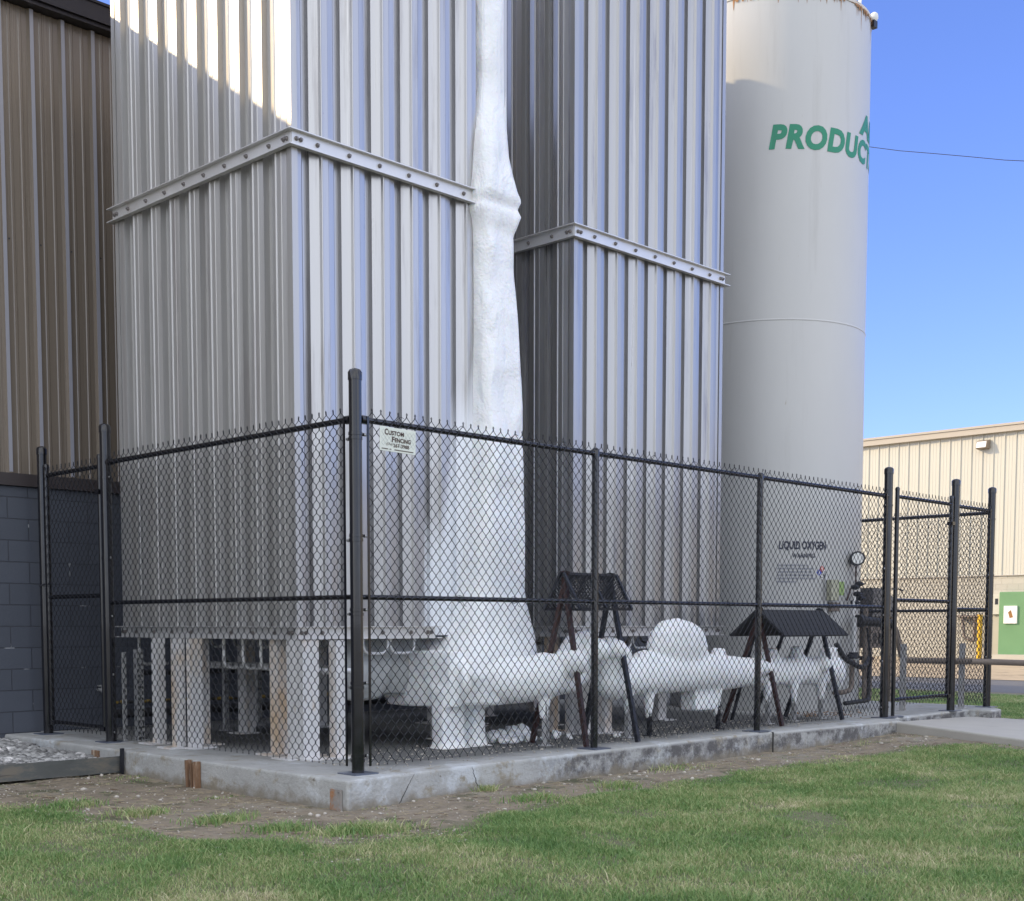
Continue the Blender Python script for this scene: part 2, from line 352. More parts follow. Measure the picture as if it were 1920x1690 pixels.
# ------------------------------------------------------------------ mesh helpers
class MB:
    def __init__(s): s.v = []; s.f = []
    def add(s, vs, fs):
        n = len(s.v); s.v += [tuple(v) for v in vs]; s.f += [tuple(i + n for i in f) for f in fs]; return s
    def box(s, x0, y0, z0, x1, y1, z1):
        x0, x1 = sorted((x0, x1)); y0, y1 = sorted((y0, y1)); z0, z1 = sorted((z0, z1))
        vs = [(x0, y0, z0), (x1, y0, z0), (x1, y1, z0), (x0, y1, z0), (x0, y0, z1), (x1, y0, z1), (x1, y1, z1), (x0, y1, z1)]
        return s.add(vs, [(3, 2, 1, 0), (4, 5, 6, 7), (0, 1, 5, 4), (1, 2, 6, 5), (2, 3, 7, 6), (3, 0, 4, 7)])
    def tube(s, pts, r, n=8, cap=True):
        pts = [Vector(p) for p in pts]
        rs = r if isinstance(r, (list, tuple)) else [r] * len(pts)
        base = len(s.v); t0 = (pts[1] - pts[0]).normalized()
        a = Vector((0, 0, 1)) if abs(t0.z) < .9 else Vector((1, 0, 0))
        u = t0.cross(a).normalized()
        for i, p in enumerate(pts):
            if i == 0: t = pts[1] - p
            elif i == len(pts) - 1: t = p - pts[i - 1]
            else: t = (pts[i + 1] - p).normalized() + (p - pts[i - 1]).normalized()
            t = t.normalized(); u = (u - t * u.dot(t)).normalized(); w = t.cross(u)
            for k in range(n):
                an = 2 * math.pi * k / n
                s.v.append(tuple(p + (u * math.cos(an) + w * math.sin(an)) * rs[i]))
        for i in range(len(pts) - 1):
            for k in range(n):
                q = base + i * n; k2 = (k + 1) % n
                s.f.append((q + k, q + k2, q + n + k2, q + n + k))
        if cap:
            s.f.append(tuple(base + k for k in range(n))[::-1])
            q = base + (len(pts) - 1) * n
            s.f.append(tuple(q + k for k in range(n)))
        return s
    def lathe(s, c, prof, n=24):
        base = len(s.v)
        for r, z in prof:
            for k in range(n):
                a = 2 * math.pi * k / n
                s.v.append((c[0] + r * math.cos(a), c[1] + r * math.sin(a), c[2] + z))
        for i in range(len(prof) - 1):
            for k in range(n):
                k2 = (k + 1) % n; q = base + i * n
                s.f.append((q + k, q + k2, q + n + k2, q + n + k))
        s.f.append(tuple(base + k for k in range(n))[::-1])
        q = base + (len(prof) - 1) * n; s.f.append(tuple(q + k for k in range(n)))
        return s
    def bar(s, p0, p1, w, d, up=(0, 0, 1)):
        """rectangular bar from p0 to p1"""
        p0, p1 = Vector(p0), Vector(p1); t = (p1 - p0).normalized(); up = Vector(up)
        if abs(t.dot(up)) > .98: up = Vector((1, 0, 0))
        a = t.cross(up).normalized() * w / 2; b = a.cross(t).normalized() * d / 2
        vs = [p0 - a - b, p0 + a - b, p0 + a + b, p0 - a + b, p1 - a - b, p1 + a - b, p1 + a + b, p1 - a + b]
        return s.add(vs, [(3, 2, 1, 0), (4, 5, 6, 7), (0, 1, 5, 4), (1, 2, 6, 5), (2, 3, 7, 6), (3, 0, 4, 7)])
    def slab(s, quad, th):
        """a plate: quad of 4 points given thickness along its normal"""
        q = [Vector(p) for p in quad]; n = (q[1] - q[0]).cross(q[2] - q[0]).normalized() * th
        return s.add(q + [p + n for p in q], [(3, 2, 1, 0), (4, 5, 6, 7), (0, 1, 5, 4), (1, 2, 6, 5), (2, 3, 7, 6), (3, 0, 4, 7)])
    def build(s, name, m, parent=None, smooth=False, bevel=0, loc=None):
        me = bpy.data.meshes.new(name)
        vs = s.v
        if loc: vs = [(v[0] - loc[0], v[1] - loc[1], v[2] - loc[2]) for v in vs]
        me.from_pydata(vs, [], s.f); me.update()
        bm = bmesh.new(); bm.from_mesh(me); bmesh.ops.recalc_face_normals(bm, faces=bm.faces); bm.to_mesh(me); bm.free()
        me.materials.append(m)
        if smooth:
            me.polygons.foreach_set('use_smooth', [True] * len(me.polygons))
        o = bpy.data.objects.new(name, me); COL.objects.link(o)
        if loc: o.location = loc
        if parent: o.parent = parent; 
        if smooth and smooth != 'all':
            try: me.set_sharp_from_angle(angle=math.radians(40))
            except Exception: pass
        if bevel:
            b = o.modifiers.new('bevel', 'BEVEL'); b.width = bevel; b.segments = 2; b.limit_method = 'ANGLE'
        return o

def tag(o, label=None, cat=None, group=None, kind=None):
    if label: o['label'] = label
    if cat: o['category'] = cat
    if group: o['group'] = group
    if kind: o['kind'] = kind
    return o
def thing(name, label, cat, group=None):
    o = bpy.data.objects.new(name, None); o.empty_display_size = 0.1
    COL.objects.link(o); return tag(o, label, cat, group)
def dup(o, parent, loc=None, name=None):
    c = o.copy(); COL.objects.link(c); c.parent = parent
    if loc: c.location = loc
    return c

# ------------------------------------------------------------------ setting: ground
def grid_sheet(name, x0, x1, y0, y1, nx, ny, zf, m, kind='structure'):
    xs = np.linspace(x0, x1, nx); ys = np.linspace(y0, y1, ny)
    vs = [(x, y, zf(x, y)) for y in ys for x in xs]
    fs = [(j * nx + i, j * nx + i + 1, (j + 1) * nx + i + 1, (j + 1) * nx + i) for j in range(ny - 1) for i in range(nx - 1)]
    me = bpy.data.meshes.new(name); me.from_pydata(vs, [], fs); me.update(); me.materials.append(m)
    me.polygons.foreach_set('use_smooth', [True] * len(fs))
    o = bpy.data.objects.new(name, me); COL.objects.link(o); tag(o, kind=kind); return o

LAWN = [(-1.70, 2.34), (-1.80, 1.85), (-1.60, 0.70), (-1.70, -0.30), (-1.38, -0.72), (-1.15, -1.17), (-0.68, -1.25), (0.22, -1.04),
        (0.83, -0.92), (2.05, -0.83), (3.81, -0.82), (5.89, -0.97), (6.40, -1.45), (5.2, -5.0), (4, -9.5), (-12, -9.5), (-12, 2.4)]
def in_poly(px, py, poly):
    r = np.zeros(len(px), bool); n = len(poly)
    for i in range(n):
        x0, y0 = poly[i]; x1, y1 = poly[(i + 1) % n]
        c = ((y0 > py) != (y1 > py)) & (px < (x1 - x0) * (py - y0) / (y1 - y0 + 1e-12) + x0)
        r ^= c
    return r
def dist_poly(px, py, poly):
    d = np.full(len(px), 1e9); n = len(poly)
    for i in range(n):
        a = np.array(poly[i]); b = np.array(poly[(i + 1) % n]); ab = b - a
        t = np.clip(((px - a[0]) * ab[0] + (py - a[1]) * ab[1]) / (ab @ ab), 0, 1)
        d = np.minimum(d, np.hypot(px - a[0] - t * ab[0], py - a[1] - t * ab[1]))
    return d
def gz(x, y):
    xe = 7.06 + min(0, y + .28) * .42 if y > -2.05 else 6.35 + (y + 2.05) * .216
    d = max(0, xe - x)
    rise = .075 * math.exp(-(d / .9) ** 2) if -9 < y < .0 else 0
    rise *= min(1, max(0, (-.0 - y) / .35))
    return -0.20 + rise + 0.02 * noise.noise(Vector((x * .6, y * .6, 0))) + 0.012 * noise.noise(Vector((x * 3, y * 3, 4)))

# one big sheet to the horizon, with a finer relief patch where the camera stands
soil = mat('dry_open_ground', (0.20, 0.18, 0.12), 0.95, 0, 0.3, 1.5, (1, 1, 1), 0.5, 25)
MBg = MB()
R_ = 600
for (a, b, c, d) in ((-R_, -R_, R_, -10), (-R_, 10, R_, R_), (-R_, -10, -13, 10), (13, -10, R_, 10)):
    MBg.add([(a, b, -.2), (c, b, -.2), (c, d, -.2), (a, d, -.2)], [(0, 1, 2, 3)])
far = MBg.build('ground_far', soil); tag(far, kind='structure')

def ground_mat():
    m = M['dirt'].copy(); m.name = 'earth_and_turf'
    t, p = nodes_of(m)
    src = p.inputs['Base Color'].links[0].from_socket
    at = t.nodes.new('ShaderNodeAttribute'); at.attribute_name = 'turf'
    tc = t.nodes.new('ShaderNodeTexCoord')
    nz = t.nodes.new('ShaderNodeTexNoise'); nz.inputs['Scale'].default_value = 14; nz.inputs['Detail'].default_value = 6
    t.links.new(tc.outputs['Object'], nz.inputs[0])
    a = t.nodes.new('ShaderNodeMath'); a.operation = 'MULTIPLY_ADD'; a.inputs[1].default_value = 0.5
    t.links.new(nz.outputs[0], a.inputs[0]); t.links.new(at.outputs['Fac'], a.inputs[2])
    mr = t.nodes.new('ShaderNodeMapRange'); mr.inputs[1].default_value = 0.68; mr.inputs[2].default_value = 0.86
    t.links.new(a.outputs[0], mr.inputs[0])
    mix = t.nodes.new('ShaderNodeMix'); mix.data_type = 'RGBA'
    t.links.new(mr.outputs[0], mix.inputs[0]); t.links.new(src, mix.inputs[6]); mix.inputs[7].default_value = (0.15, 0.15, 0.08, 1)
    t.links.new(mix.outputs[2], p.inputs['Base Color'])
    return m
g = grid_sheet('ground', -13, 13, -10, 10, 261, 201, gz, ground_mat())
_co = np.array([v.co[:] for v in g.data.vertices])
_in = in_poly(_co[:, 0], _co[:, 1], LAWN); _d = dist_poly(_co[:, 0], _co[:, 1], LAWN)
_t = np.clip(0.5 + np.where(_in, _d, -_d) * 2.0, 0, 1)
_t[(_co[:, 0] > 9.7) & (_co[:, 1] > -.7)] = 1.0
at = g.data.attributes.new('turf', 'FLOAT', 'POINT'); at.data.foreach_set('value', _t)

# road, yard beyond
o = MB().add([(15.6, -40, -.196), (21.5, -40, -.196), (22.5, 60, -.196), (18.9, 60, -.196)], [(0, 1, 2, 3)]).build('road', M['asphalt']); tag(o, kind='structure')
o = MB().add([(21.5, -60, -.19), (38.6, -60, -.19), (38.6, 70, -.19), (22.5, 70, -.19)], [(0, 1, 2, 3)]).build('gravel_yard', M['yard']); tag(o, kind='structure')

# slab with kerb: outline polygon
def prism(name, poly, z0, z1, m, bevel=0.015, kind='structure', ztop=None):
    n = len(poly)
    vs = [(x, y, z0) for x, y in poly] + [(x, y, (ztop(x, y) if ztop else z1)) for x, y in poly]
    fs = [tuple(range(n))[::-1], tuple(range(n, 2 * n))] + [(i, (i + 1) % n, n + (i + 1) % n, n + i) for i in range(n)]
    me = bpy.data.meshes.new(name); me.from_pydata(vs, [], fs); me.update(); me.materials.append(m)
    bm = bmesh.new(); bm.from_mesh(me); bmesh.ops.recalc_face_normals(bm, faces=bm.faces); bm.to_mesh(me); bm.free()
    o = bpy.data.objects.new(name, me); COL.objects.link(o)
    if bevel:
        b = o.modifiers.new('bevel', 'BEVEL'); b.width = bevel; b.segments = 3; b.limit_method = 'ANGLE'
    if kind: tag(o, kind=kind)
    return o
prism('concrete_pad', [(-0.30, -0.26), (0.9, -0.17), (3.0, -0.13), (4.93, -0.10), (4.99, -0.17), (6.98, -0.30), (7.12, -0.34), (7.30, -0.10), (9.40, -0.02), (9.42, -0.30), (9.70, -0.30), (9.95, -0.12),
                       (10.15, 0.2), (10.15, 4.83), (-0.30, 4.83)], -0.4, 0.0, M['concrete'], 0.02)
prism('path', [(7.06, -0.28), (9.40, -0.04), (9.62, -0.34), (9.5, -0.9), (8.3, -6), (8.1, -12), (4.2, -12), (6.35, -2.05)], -0.4, 0,
      M['walk'], 0.02, ztop=lambda x, y: -0.012 - max(0, x - 7.06) * 0.034 + max(y + .3, -3.0) * 0.025)

# ------------------------------------------------------------------ corrugated faces
def corr(t0, t1, centres):
    """panel profile (t, d) read from left to right as one walks round the tower; d=0 crest, negative inside"""
    P = [(-.130, -.011), (-.123, -.064), (-.092, -.068), (-.088, -.060), (-.080, -.060), (-.076, -.068), (-.047, -.068), (-.040, -.034), (.000, -.024), (.038, -.013),
         (.043, -.003), (.047, .006), (.054, .008), (.060, .005), (.063, 0), (.116, 0), (.122, -.003), (.1745, -.011)]
    pts = [(t0, 0)]
    for c in centres:
        if c + .07 >= t1: continue
        pts += [(c + a, d) for a, d in P if t0 + .02 < c + a < t1 - .008]
    pts += [(t1, 0)]
    return pts
def face_sheet(mb, pts, place, z0, z1):
    vs = []
    for t, d in pts: vs += [place(t, d, z0), place(t, d, z1)]
    fs = [(2 * i, 2 * i + 2, 2 * i + 3, 2 * i + 1) for i in range(len(pts) - 1)]
    mb.add(vs, fs)

HT = 8.12       # tower height
def channel(name, p0, p1, out, z0, z1, m, parent, depth=0.045, ext=None):
    """C channel from p0 to p1 (xy), web set back, flanges pointing outwards along out"""
    p0 = Vector((*p0, 0)); p1 = Vector((*p1, 0)); out = Vector((*out, 0)); th = .008
    mb = MB()
    def bx(d0, d1, za, zb, e0=0, e1=0):
        t = (p1 - p0).normalized()
        a = p0 - t * e0; b = p1 + t * e1
        q = [a + out * d0, b + out * d0, b + out * d1, a + out * d1]
        vs = [(v.x, v.y, za) for v in q] + [(v.x, v.y, zb) for v in q]
        mb.add(vs, [(3, 2, 1, 0), (4, 5, 6, 7), (0, 1, 5, 4), (1, 2, 6, 5), (2, 3, 7, 6), (3, 0, 4, 7)])
    e0, e1 = ext or (0, 0)
    bx(0, th, z0 + th, z1 - th)
    bx(0, depth, z1 - th, z1, e0, e1); bx(0, depth, z0, z0 + th, e0, e1)
    return mb.build(name, m, parent)
bolt_me = MB().lathe((0, 0, 0), [(0.017, 0), (0.017, .010), (0.011, .017), (0.009, .017), (0.009, .024)], 10)
bolt_proto = bolt_me.build('bolt', M['bolt'], smooth=True)
_first = [True]
def bolt(parent, loc, axis):
    if _first[0]: b = bolt_proto; _first[0] = False
    else: b = bolt_proto.copy(); COL.objects.link(b)
    b.parent = parent; b.location = loc
    b.rotation_euler = (math.pi / 2, 0, 0) if axis == 'Y' else (0, -math.pi / 2, 0)
    return b

def tower(x0, x1, y0, y1, fb, lb, label, m, mfront, lo_end=None, rear_band=True):
    T = thing('vaporizer_tower', label, 'tower', 'corrugated metal towers')
    g = .045 + .010
    sx0, sx1, sy0, sy1 = x0 + g, x1 - g, y0 + g, y1 - g
    z0 = 0.93
    mb = MB()
    face_sheet(mb, corr(sx0, sx1, fb), lambda t, d, z: (t, sy0 - d, z), z0, HT)
    a = mb.build('front_cladding', mfront, T)
    mb = MB()
    face_sheet(mb, corr(-sy1, -sy0, [-c for c in lb][::-1]), lambda t, d, z: (sx0 - d, -t, z), z0, HT)
    mb.build('side_cladding', m, T)
    mb = MB()
    face_sheet(mb, corr(sy0, sy1, lb), lambda t, d, z: (sx1 + d, t, z), z0, HT)
    mb.build('side_cladding', m, T)
    mb = MB()
    face_sheet(mb, corr(sx0, sx1, fb), lambda t, d, z: (t, sy1 + d, z), z0, HT)
    mb.build('rear_cladding', m, T)
    MB().box(sx0 + .07, sy0 + .07, HT - .3, sx1 - .07, sy1 - .07, HT - .25).build('cap_plate', m, T)
    mb = MB()      # folded corner trims
    for (cx, cy, ix, iy) in ((sx0, sy0, 1, 1), (sx1, sy0, -1, 1), (sx0, sy1, 1, -1), (sx1, sy1, -1, -1)):
        ox, oy = cx - ix * .003, cy - iy * .003
        mb.box(ox, oy, z0, ox + ix * .055, oy - iy * .0 + iy * .002, HT)
        mb.box(ox, oy + iy * .0021, z0, ox + ix * .002, oy + iy * .055, HT)
    mb.build('corner_trim', m, T)
    for (za, zb) in ((4.555, 4.675), (0.905, 1.005)):
        fx1 = x1 if (lo_end is None or za > 2) else lo_end
        d = .045
        f = channel('front_band', (x0 + d, y0 + d), (fx1 - d, y0 + d), (0, -1), za, zb, M['band'], T, ext=(d, d))
        s = channel('side_band', (x0 + d, y0 + d + .001), (x0 + d, y1 - d), (-1, 0), za, zb, M['band'], T, ext=(-.001, d))
        if za > 2 or lo_end is None:
            r = channel('side_band', (x1 - d, y0 + d + .001), (x1 - d, y1 - d), (1, 0), za, zb, M['band'], T, ext=(-.001, d))
        k = channel('rear_band', (x0 + d, y1 - d), (x1 - d, y1 - d), (0, 1), za, zb, M['band'], T, ext=(0, 0))
        zz = (za + zb) / 2
        for c in fb:
            if c < fx1 - .08: bolt(f, (c, y0 + d - .007, zz), 'Y')
        for c in (x0 + .085, x0 + .125, fx1 - .13, fx1 - .09): bolt(f, (c, y0 + d - .007, zz), 'Y')
        for c in lb: bolt(s, (x0 + d - .007, c, zz), 'X')
        for c in (y0 + .085, y0 + .125, y1 - .125, y1 - .085): bolt(s, (x0 + d - .007, c, zz), 'X')
    return T
PER = 0.3045
T1 = tower(0.29, 2.68, 1.09, 3.80, [0.57 + PER * k for k in range(7)], [1.40 + .2975 * k for k in range(8)],
           'tall corrugated metal tower nearest the brown building, white ice down its right edge', M['shell_side'], M['shell_frost'], lo_end=1.80)
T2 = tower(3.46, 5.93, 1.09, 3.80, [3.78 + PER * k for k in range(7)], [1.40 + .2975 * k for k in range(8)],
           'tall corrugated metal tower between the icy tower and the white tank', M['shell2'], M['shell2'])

# tower legs: channel section posts, base plates; finned tubes and return bends hanging below
def c_post(mb, x, y, w, d, z0, z1, dirx=1, diry=0):
    """channel post: web w wide, lips d deep.  dirx/diry = direction the lips point away from the web"""
    th = .010
    if diry == 0:
        mb.box(x, y - w / 2, z0, x + dirx * th, y + w / 2, z1)
        mb.box(x + dirx * (th + .001), y - w / 2, z0, x + dirx * d, y - w / 2 + th, z1)
        mb.box(x + dirx * (th + .001), y + w / 2 - th, z0, x + dirx * d, y + w / 2, z1)
    else:
        mb.box(x - w / 2, y, z0, x + w / 2, y + diry * th, z1)
        mb.box(x - w / 2, y + diry * (th + .001), z0, x - w / 2 + th, y + diry * d, z1)
        mb.box(x + w / 2 - th, y + diry * (th + .001), z0, x + w / 2, y + diry * d, z1)
def legs(T, ox, corners=True, mirror=1):
    for (x, y, w, d, dx, dy) in ((0.34, 1.45, .10, .09, 1, 0), (0.33, 0.955, .15, .10, 0, 1), (0.245, 1.10, .09, .012, 1, 0), (0.56, 0.88, .10, .09, 0, 1), (.46, 1.20, .16, .02, 1, 0),
                                 (0.18, 2.95, .09, .08, 1, 0), (0.09, 2.49, .085, .08, 1, 0), (0.22, 2.36, .12, .05, 0, 1), (0.42, 2.55, .10, .10, 0, 1),
                                 (0.85, 1.9, .10, .10, 1, 0), (2.2, 1.5, .14, .10, 0, 1), (2.3, 3.4, .14, .10, 0, 1), (1.3, 3.3, .14, .10, 1, 0)):
        mb = MB(); c_post(mb, ox + x, y, w, d, .012, .905 if not (y < 1.1 and dy == 1) else .90, dx, dy)
        mb.box(ox + x - .09, y - .09, 0.0, ox + x + .13, y + .13, .012)
        mb.build('leg', M['leg'], T)
legs(T1, 0.0)
legs(T2, 3.17)
def bend_tube(p_top, drop, run, axis, z_low, r=.013, full=True):
    x, y, zt = p_top; n = 8; R = min(.07, run / 2.05)
    def P(t, z): return (x + t, y, z) if axis == 'X' else (x, y + t, z)
    pts = [P(0, zt), P(0, z_low + R)]
    for i in range(1, n): a = math.pi / 2 * i / n; pts.append(P(R - R * math.cos(a), z_low + R - R * math.sin(a)))
    pts.append(P(R, z_low)); pts.append(P(run - R, z_low))
    if full:
        for i in range(1, n): a = math.pi / 2 * i / n; pts.append(P(run - R + R * math.sin(a), z_low + R - R * math.cos(a)))
        pts += [P(run, z_low + R), P(run, zt)]
    return pts
for ox, T in ((0, T1), (3.17, T2)):
    for x in (1.17 - .12, 1.45 - .11):
        mb = MB(); mb.tube(bend_tube((ox + x + .0, 1.22, 1.05), 0, .26, 'X', .785), .013, 8); mb.build('return_bend', M['tube'], T, True)
    for y in (3.70, 2.99, 2.62, 2.33, 2.05, 1.80, 1.58, 1.33):
        mb = MB(); mb.tube(bend_tube((ox + .47, y, 1.05), 0, .36, 'X', .66, full=False), .014, 8); mb.build('feed_tube', M['tube'], T, True)
    mb = MB(); mb.tube([(ox + .84, 1.20, .66), (ox + .84, 3.5, .66)], .032, 12); mb.build('header_pipe', M['tube'], T, True)
    for i, (x, y) in enumerate([(1.0 + .33 * a, 1.7 + .36 * b) for a in range(5) for b in range(5)]):
        mb = MB()
        mb.tube(bend_tube((ox + x, y, 1.02), 0, .2, 'Y', .82), .013, 6); mb.build('return_bend', M['tube'], T, True)
    mb = MB()          # finned elements seen from below, inside the cladding
    for a in range(7):
        for b in range(7):
            x, y = ox + .62 + .28 * a, 1.45 + .33 * b
            mb.box(x - .09, y - .004, 1.0, x + .09, y + .004, HT - .35); mb.box(x - .003, y - .09, 1.0, x + .003, y - .0042, HT - .35)
            mb.box(x - .003, y + .0042, 1.0, x + .003, y + .09, HT - .35)
    mb.build('fin_bank', M['fin'], T)
# green valve on the corner tube
mb = MB(); mb.tube([(.50, 1.02, .66), (.84, 1.02, .66)], .024, 10); mb.tube([(.6, 1.02, .69), (.6, 1.02, .76)], .012, 8); mb.tube([(.56, 1.02, .76), (.66, 1.02, .76)], .013, 8)
mb.build('valve_stub', M['tube'], T1, True)

# ------------------------------------------------------------------ storage tank
TC = (8.33, 2.18); TR = 1.165; TZ = 8.19
TK = thing('storage_tank', 'tall white cylindrical tank with green lettering at the end of the fenced yard', 'tank')
prof = [(TR * .98, 0.02), (TR, .06), (TR, TZ)]
mb = MB(); mb.lathe((*TC, 0), [(TR - .01, 0.0), (TR, .03), (TR, 4.52), (TR, 4.525), (TR, TZ - .03), (TR, TZ)], 128)
mb.build('shell', M['tank'], TK, True)
mb = MB(); pr = []
for i in range(15):
    a = math.pi / 2 * i / 14; pr.append((max(.01, (TR - .006) * math.cos(a) ** .8), TZ + .001 + .17 * math.sin(a)))
mb.lathe((*TC, 0), pr, 96); mb.build('dome', M['tank'], TK, True)
mb = MB(); mb.lathe((*TC, 0), [(TR + .001, 4.51), (TR + .005, 4.515), (TR + .005, 4.525), (TR + .001, 4.53)], 128); mb.build('weld_seam', M['tank'], TK, True)
mb = MB()
def on_tank(phi, z, off=0.0):
    """phi in degrees, measured from the side that faces the gate path, growing to the right"""
    base = math.atan2(CAM.y - TC[1], CAM.x - TC[0]); a = base + math.radians(phi)
    return (TC[0] + (TR + off) * math.cos(a), TC[1] + (TR + off) * math.sin(a), z)
# lapped lip where the dome meets the shell, with rust bleeding from it
mb.lathe((*TC, 0), [(TR + .001, TZ - .045), (TR + .010, TZ - .04), (TR + .010, TZ), (TR + .001, TZ + .005)], 128)
lip = mat('lip_paint', (0.62, 0.58, 0.52), 0.7, 0, .1, 8, (1, 1, 1), 0, spots=[((0.34, 0.20, 0.11), 9, 0.52, 0.08)])
mb.build('rim_lip', lip, TK, True)
mb = MB(); rr = random.Random(3)
for ph in [-58, -52, -47, -44, -40, -36, -31, -22, -14, -8, 3, 9, 14, 19, 23, 27, 31, 36, 38, 41, 55, 57, 60, 63, 66, 68, 78, 80]:
    L = rr.uniform(.05, .30) if ph in (57, 60, 63, -44, -40, 41, 78) else rr.uniform(.03, .12)
    w = rr.uniform(.25, .7); q = []
    for s, zz in ((-w, TZ - .04), (w, TZ - .04), (w * .15, TZ - .05 - L), (-w * .15, TZ - .05 - L)): q.append(on_tank(ph + s, zz, .0025))
    mb.add(q, [(0, 1, 2, 3)])
    for _ in range(3):
        p2 = ph + rr.uniform(-3, 3); q = []
        l2 = rr.uniform(.01, .05)
        for s, zz in ((-.8, TZ - .03), (.8, TZ - .03), (.5, TZ - .045 - l2), (-.5, TZ - .045 - l2)): q.append(on_tank(p2 + s, zz, .012))
        mb.add(q, [(0, 1, 2, 3)])
mb.build('rust_streak', M['rust'], TK)
# top rail, lifting lugs
mb = MB(); mb.tube([(8.86, 1.36, 8.22), (8.93, 1.355, 8.40), (8.955, 1.35, 8.55), (8.95, 1.34, 8.8), (8.7, 1.6, 9.2)], .020, 8); mb.build('vent_pipe', M['white'], TK, True)
mb = MB(); mb.tube([(7.95, 1.50, 8.37), (8.36, 1.44, 8.34), (8.28, 1.52, 8.43), (7.9, 1.6, 8.46)], .016, 8); mb.build('hand_rail', M['white'], TK, True)
lx, ly, _ = on_tank(82, 0, .03)
mb = MB(); mb.lathe((lx, ly, TZ - .02), [(.03, 0), (.05, .03), (.045, .08), (.02, .1)], 12); mb.build('lifting_lug', M['white'], TK, True)
mb = MB(); mb.box(lx - .05, ly - .03, TZ - .10, lx + .03, ly + .03, TZ - .021); mb.build('lug_bracket', M['darksteel'], TK)

def text_mesh(txt, size, name, bold=0.0, shear=0.0, spacing=1.0, extrude=0.0):
    c = bpy.data.curves.new(name, 'FONT'); c.body = txt; c.size = size; c.offset = bold; c.shear = shear; c.space_character = spacing
    c.extrude = extrude; c.resolution_u = 4
    o = bpy.data.objects.new(name, c); COL.objects.link(o)
    bpy.context.view_layer.update()
    dg = bpy.context.evaluated_depsgraph_get()
    me = bpy.data.meshes.new_from_object(o.evaluated_get(dg))
    bpy.data.objects.remove(o); bpy.data.curves.remove(c)
    return me
def wrap_tank(me, phi0, z0, off=.004, sx=1.0, sy=1.0):
    bm = bmesh.new(); bm.from_mesh(me)
    xs = [v.co.x for v in bm.verts]; w = max(xs)
    x = min(xs)
    while x < w:
        bmesh.ops.bisect_plane(bm, geom=bm.verts[:] + bm.edges[:] + bm.faces[:], plane_co=(x, 0, 0), plane_no=(1, 0, 0)); x += .04
    for v in bm.verts:
        ph = phi0 + math.degrees(v.co.x * sx / TR)
        v.co = Vector(on_tank(ph, z0 + v.co.y * sy, off))
    bm.to_mesh(me); bm.free(); return w
def tank_text(txt, size, phi0, z0, name, m, **k):
    sx = k.pop('sx', 1.0); sy = k.pop('sy', 1.0)
    me = text_mesh(txt, size, name, **k); w = wrap_tank(me, phi0, z0, sx=sx, sy=sy)
    me.materials.clear(); me.materials.append(m)
    o = bpy.data.objects.new(name, me); COL.objects.link(o); o.parent = TK
    return w
def tank_text_fit(txt, phi0, phi1, z0, h, name, m, **k):
    """fit between two angles, cap height h"""
    me = text_mesh(txt, 1.0, name, **k)
    xs = [v.co.x for v in me.vertices]; ys = [v.co.y for v in me.vertices]
    x0, x1, yc = min(xs), max(xs), 0.72
    W_ = math.radians(phi1 - phi0) * TR; sx = W_ / (x1 - x0); sy = h / (max(ys) - max(0, min(ys)))
    for v in me.vertices: v.co.x = (v.co.x - x0) * sx; v.co.y *= sy
    wrap_tank(me, phi0, z0)
    me.materials.clear(); me.materials.append(m)
    o = bpy.data.objects.new(name, me); COL.objects.link(o); o.parent = TK; return o
tank_text_fit('PRODUCTS', -1.0, 90, 6.44, .26, 'lettering', M['green_letter'], bold=.048, spacing=1.10, shear=.18)
tank_text_fit('AIR', 60, 97, 6.76, .25, 'lettering', M['green_letter'], bold=.05, shear=.18)
tank_text_fit('LIQUID OXYGEN', 8.0, 37.0, 1.895, .092, 'lettering', M['dark_letter'], bold=.03)
tank_text_fit('WARNING', 15.5, 29.5, 1.795, .050, 'lettering', M['dark_letter'], bold=.02)
mb = MB(); rr = random.Random(5)
for row, (a0, a1) in enumerate(((7.5, 25), (7, 29), (7.5, 28), (7, 29), (7, 30), (7, 18))):
    z = 1.715 - row * .038; a = a0
    while a < a1:
        w = rr.uniform(.9, 2.6); x = a
        while x < min(a + w, a1):
            q = [on_tank(x, z, .004), on_tank(x + .22, z, .004), on_tank(x + .22, z - .020, .004), on_tank(x, z - .020, .004)]
            mb.add(q, [(0, 1, 2, 3)]); x += .42
        a += w + .5
mb.build('small_print', M['grey_letter'], TK)
def diamond(ph, z, s, m):
    ds = math.degrees(s / TR); mb = MB()
    mb.add([on_tank(ph - ds, z, .004), on_tank(ph, z - s, .004), on_tank(ph + ds, z, .004), on_tank(ph, z + s, .004)], [(0, 1, 2, 3)])
    return mb.build('hazard_diamond', m, TK)
s = .040
diamond(34.5, 1.665, s * .95, M['red']); diamond(34.5 - math.degrees(s / TR), 1.665 - s, s * .95, M['blue']); diamond(34.5 + math.degrees(s / TR), 1.665 - s, s * .95, M['white']); diamond(34.5, 1.665 - 2 * s, s * .95, M['white'])
def dia_digit(t, ph, z, m):
    me = text_mesh(t, .055, 'lettering', bold=.001)
    for v in me.vertices: v.co.x -= .016; v.co.y -= .02
    bm = bmesh.new(); bm.from_mesh(me)
    for v in bm.verts: v.co = Vector(on_tank(ph + math.degrees(v.co.x / TR), z + v.co.y, .007))
    bm.to_mesh(me); bm.free(); me.materials.clear(); me.materials.append(m)
    o = bpy.data.objects.new('lettering', me); COL.objects.link(o); o.parent = TK
dia_digit('3', 34.5 - math.degrees(s / TR), 1.665 - s, M['white']); dia_digit('0', 34.5, 1.665, M['white']); dia_digit('0', 34.5 + math.degrees(s / TR), 1.665 - s, M['dark_letter'])
dia_digit('OX', 34.1, 1.665 - 2 * s, M['dark_letter'])
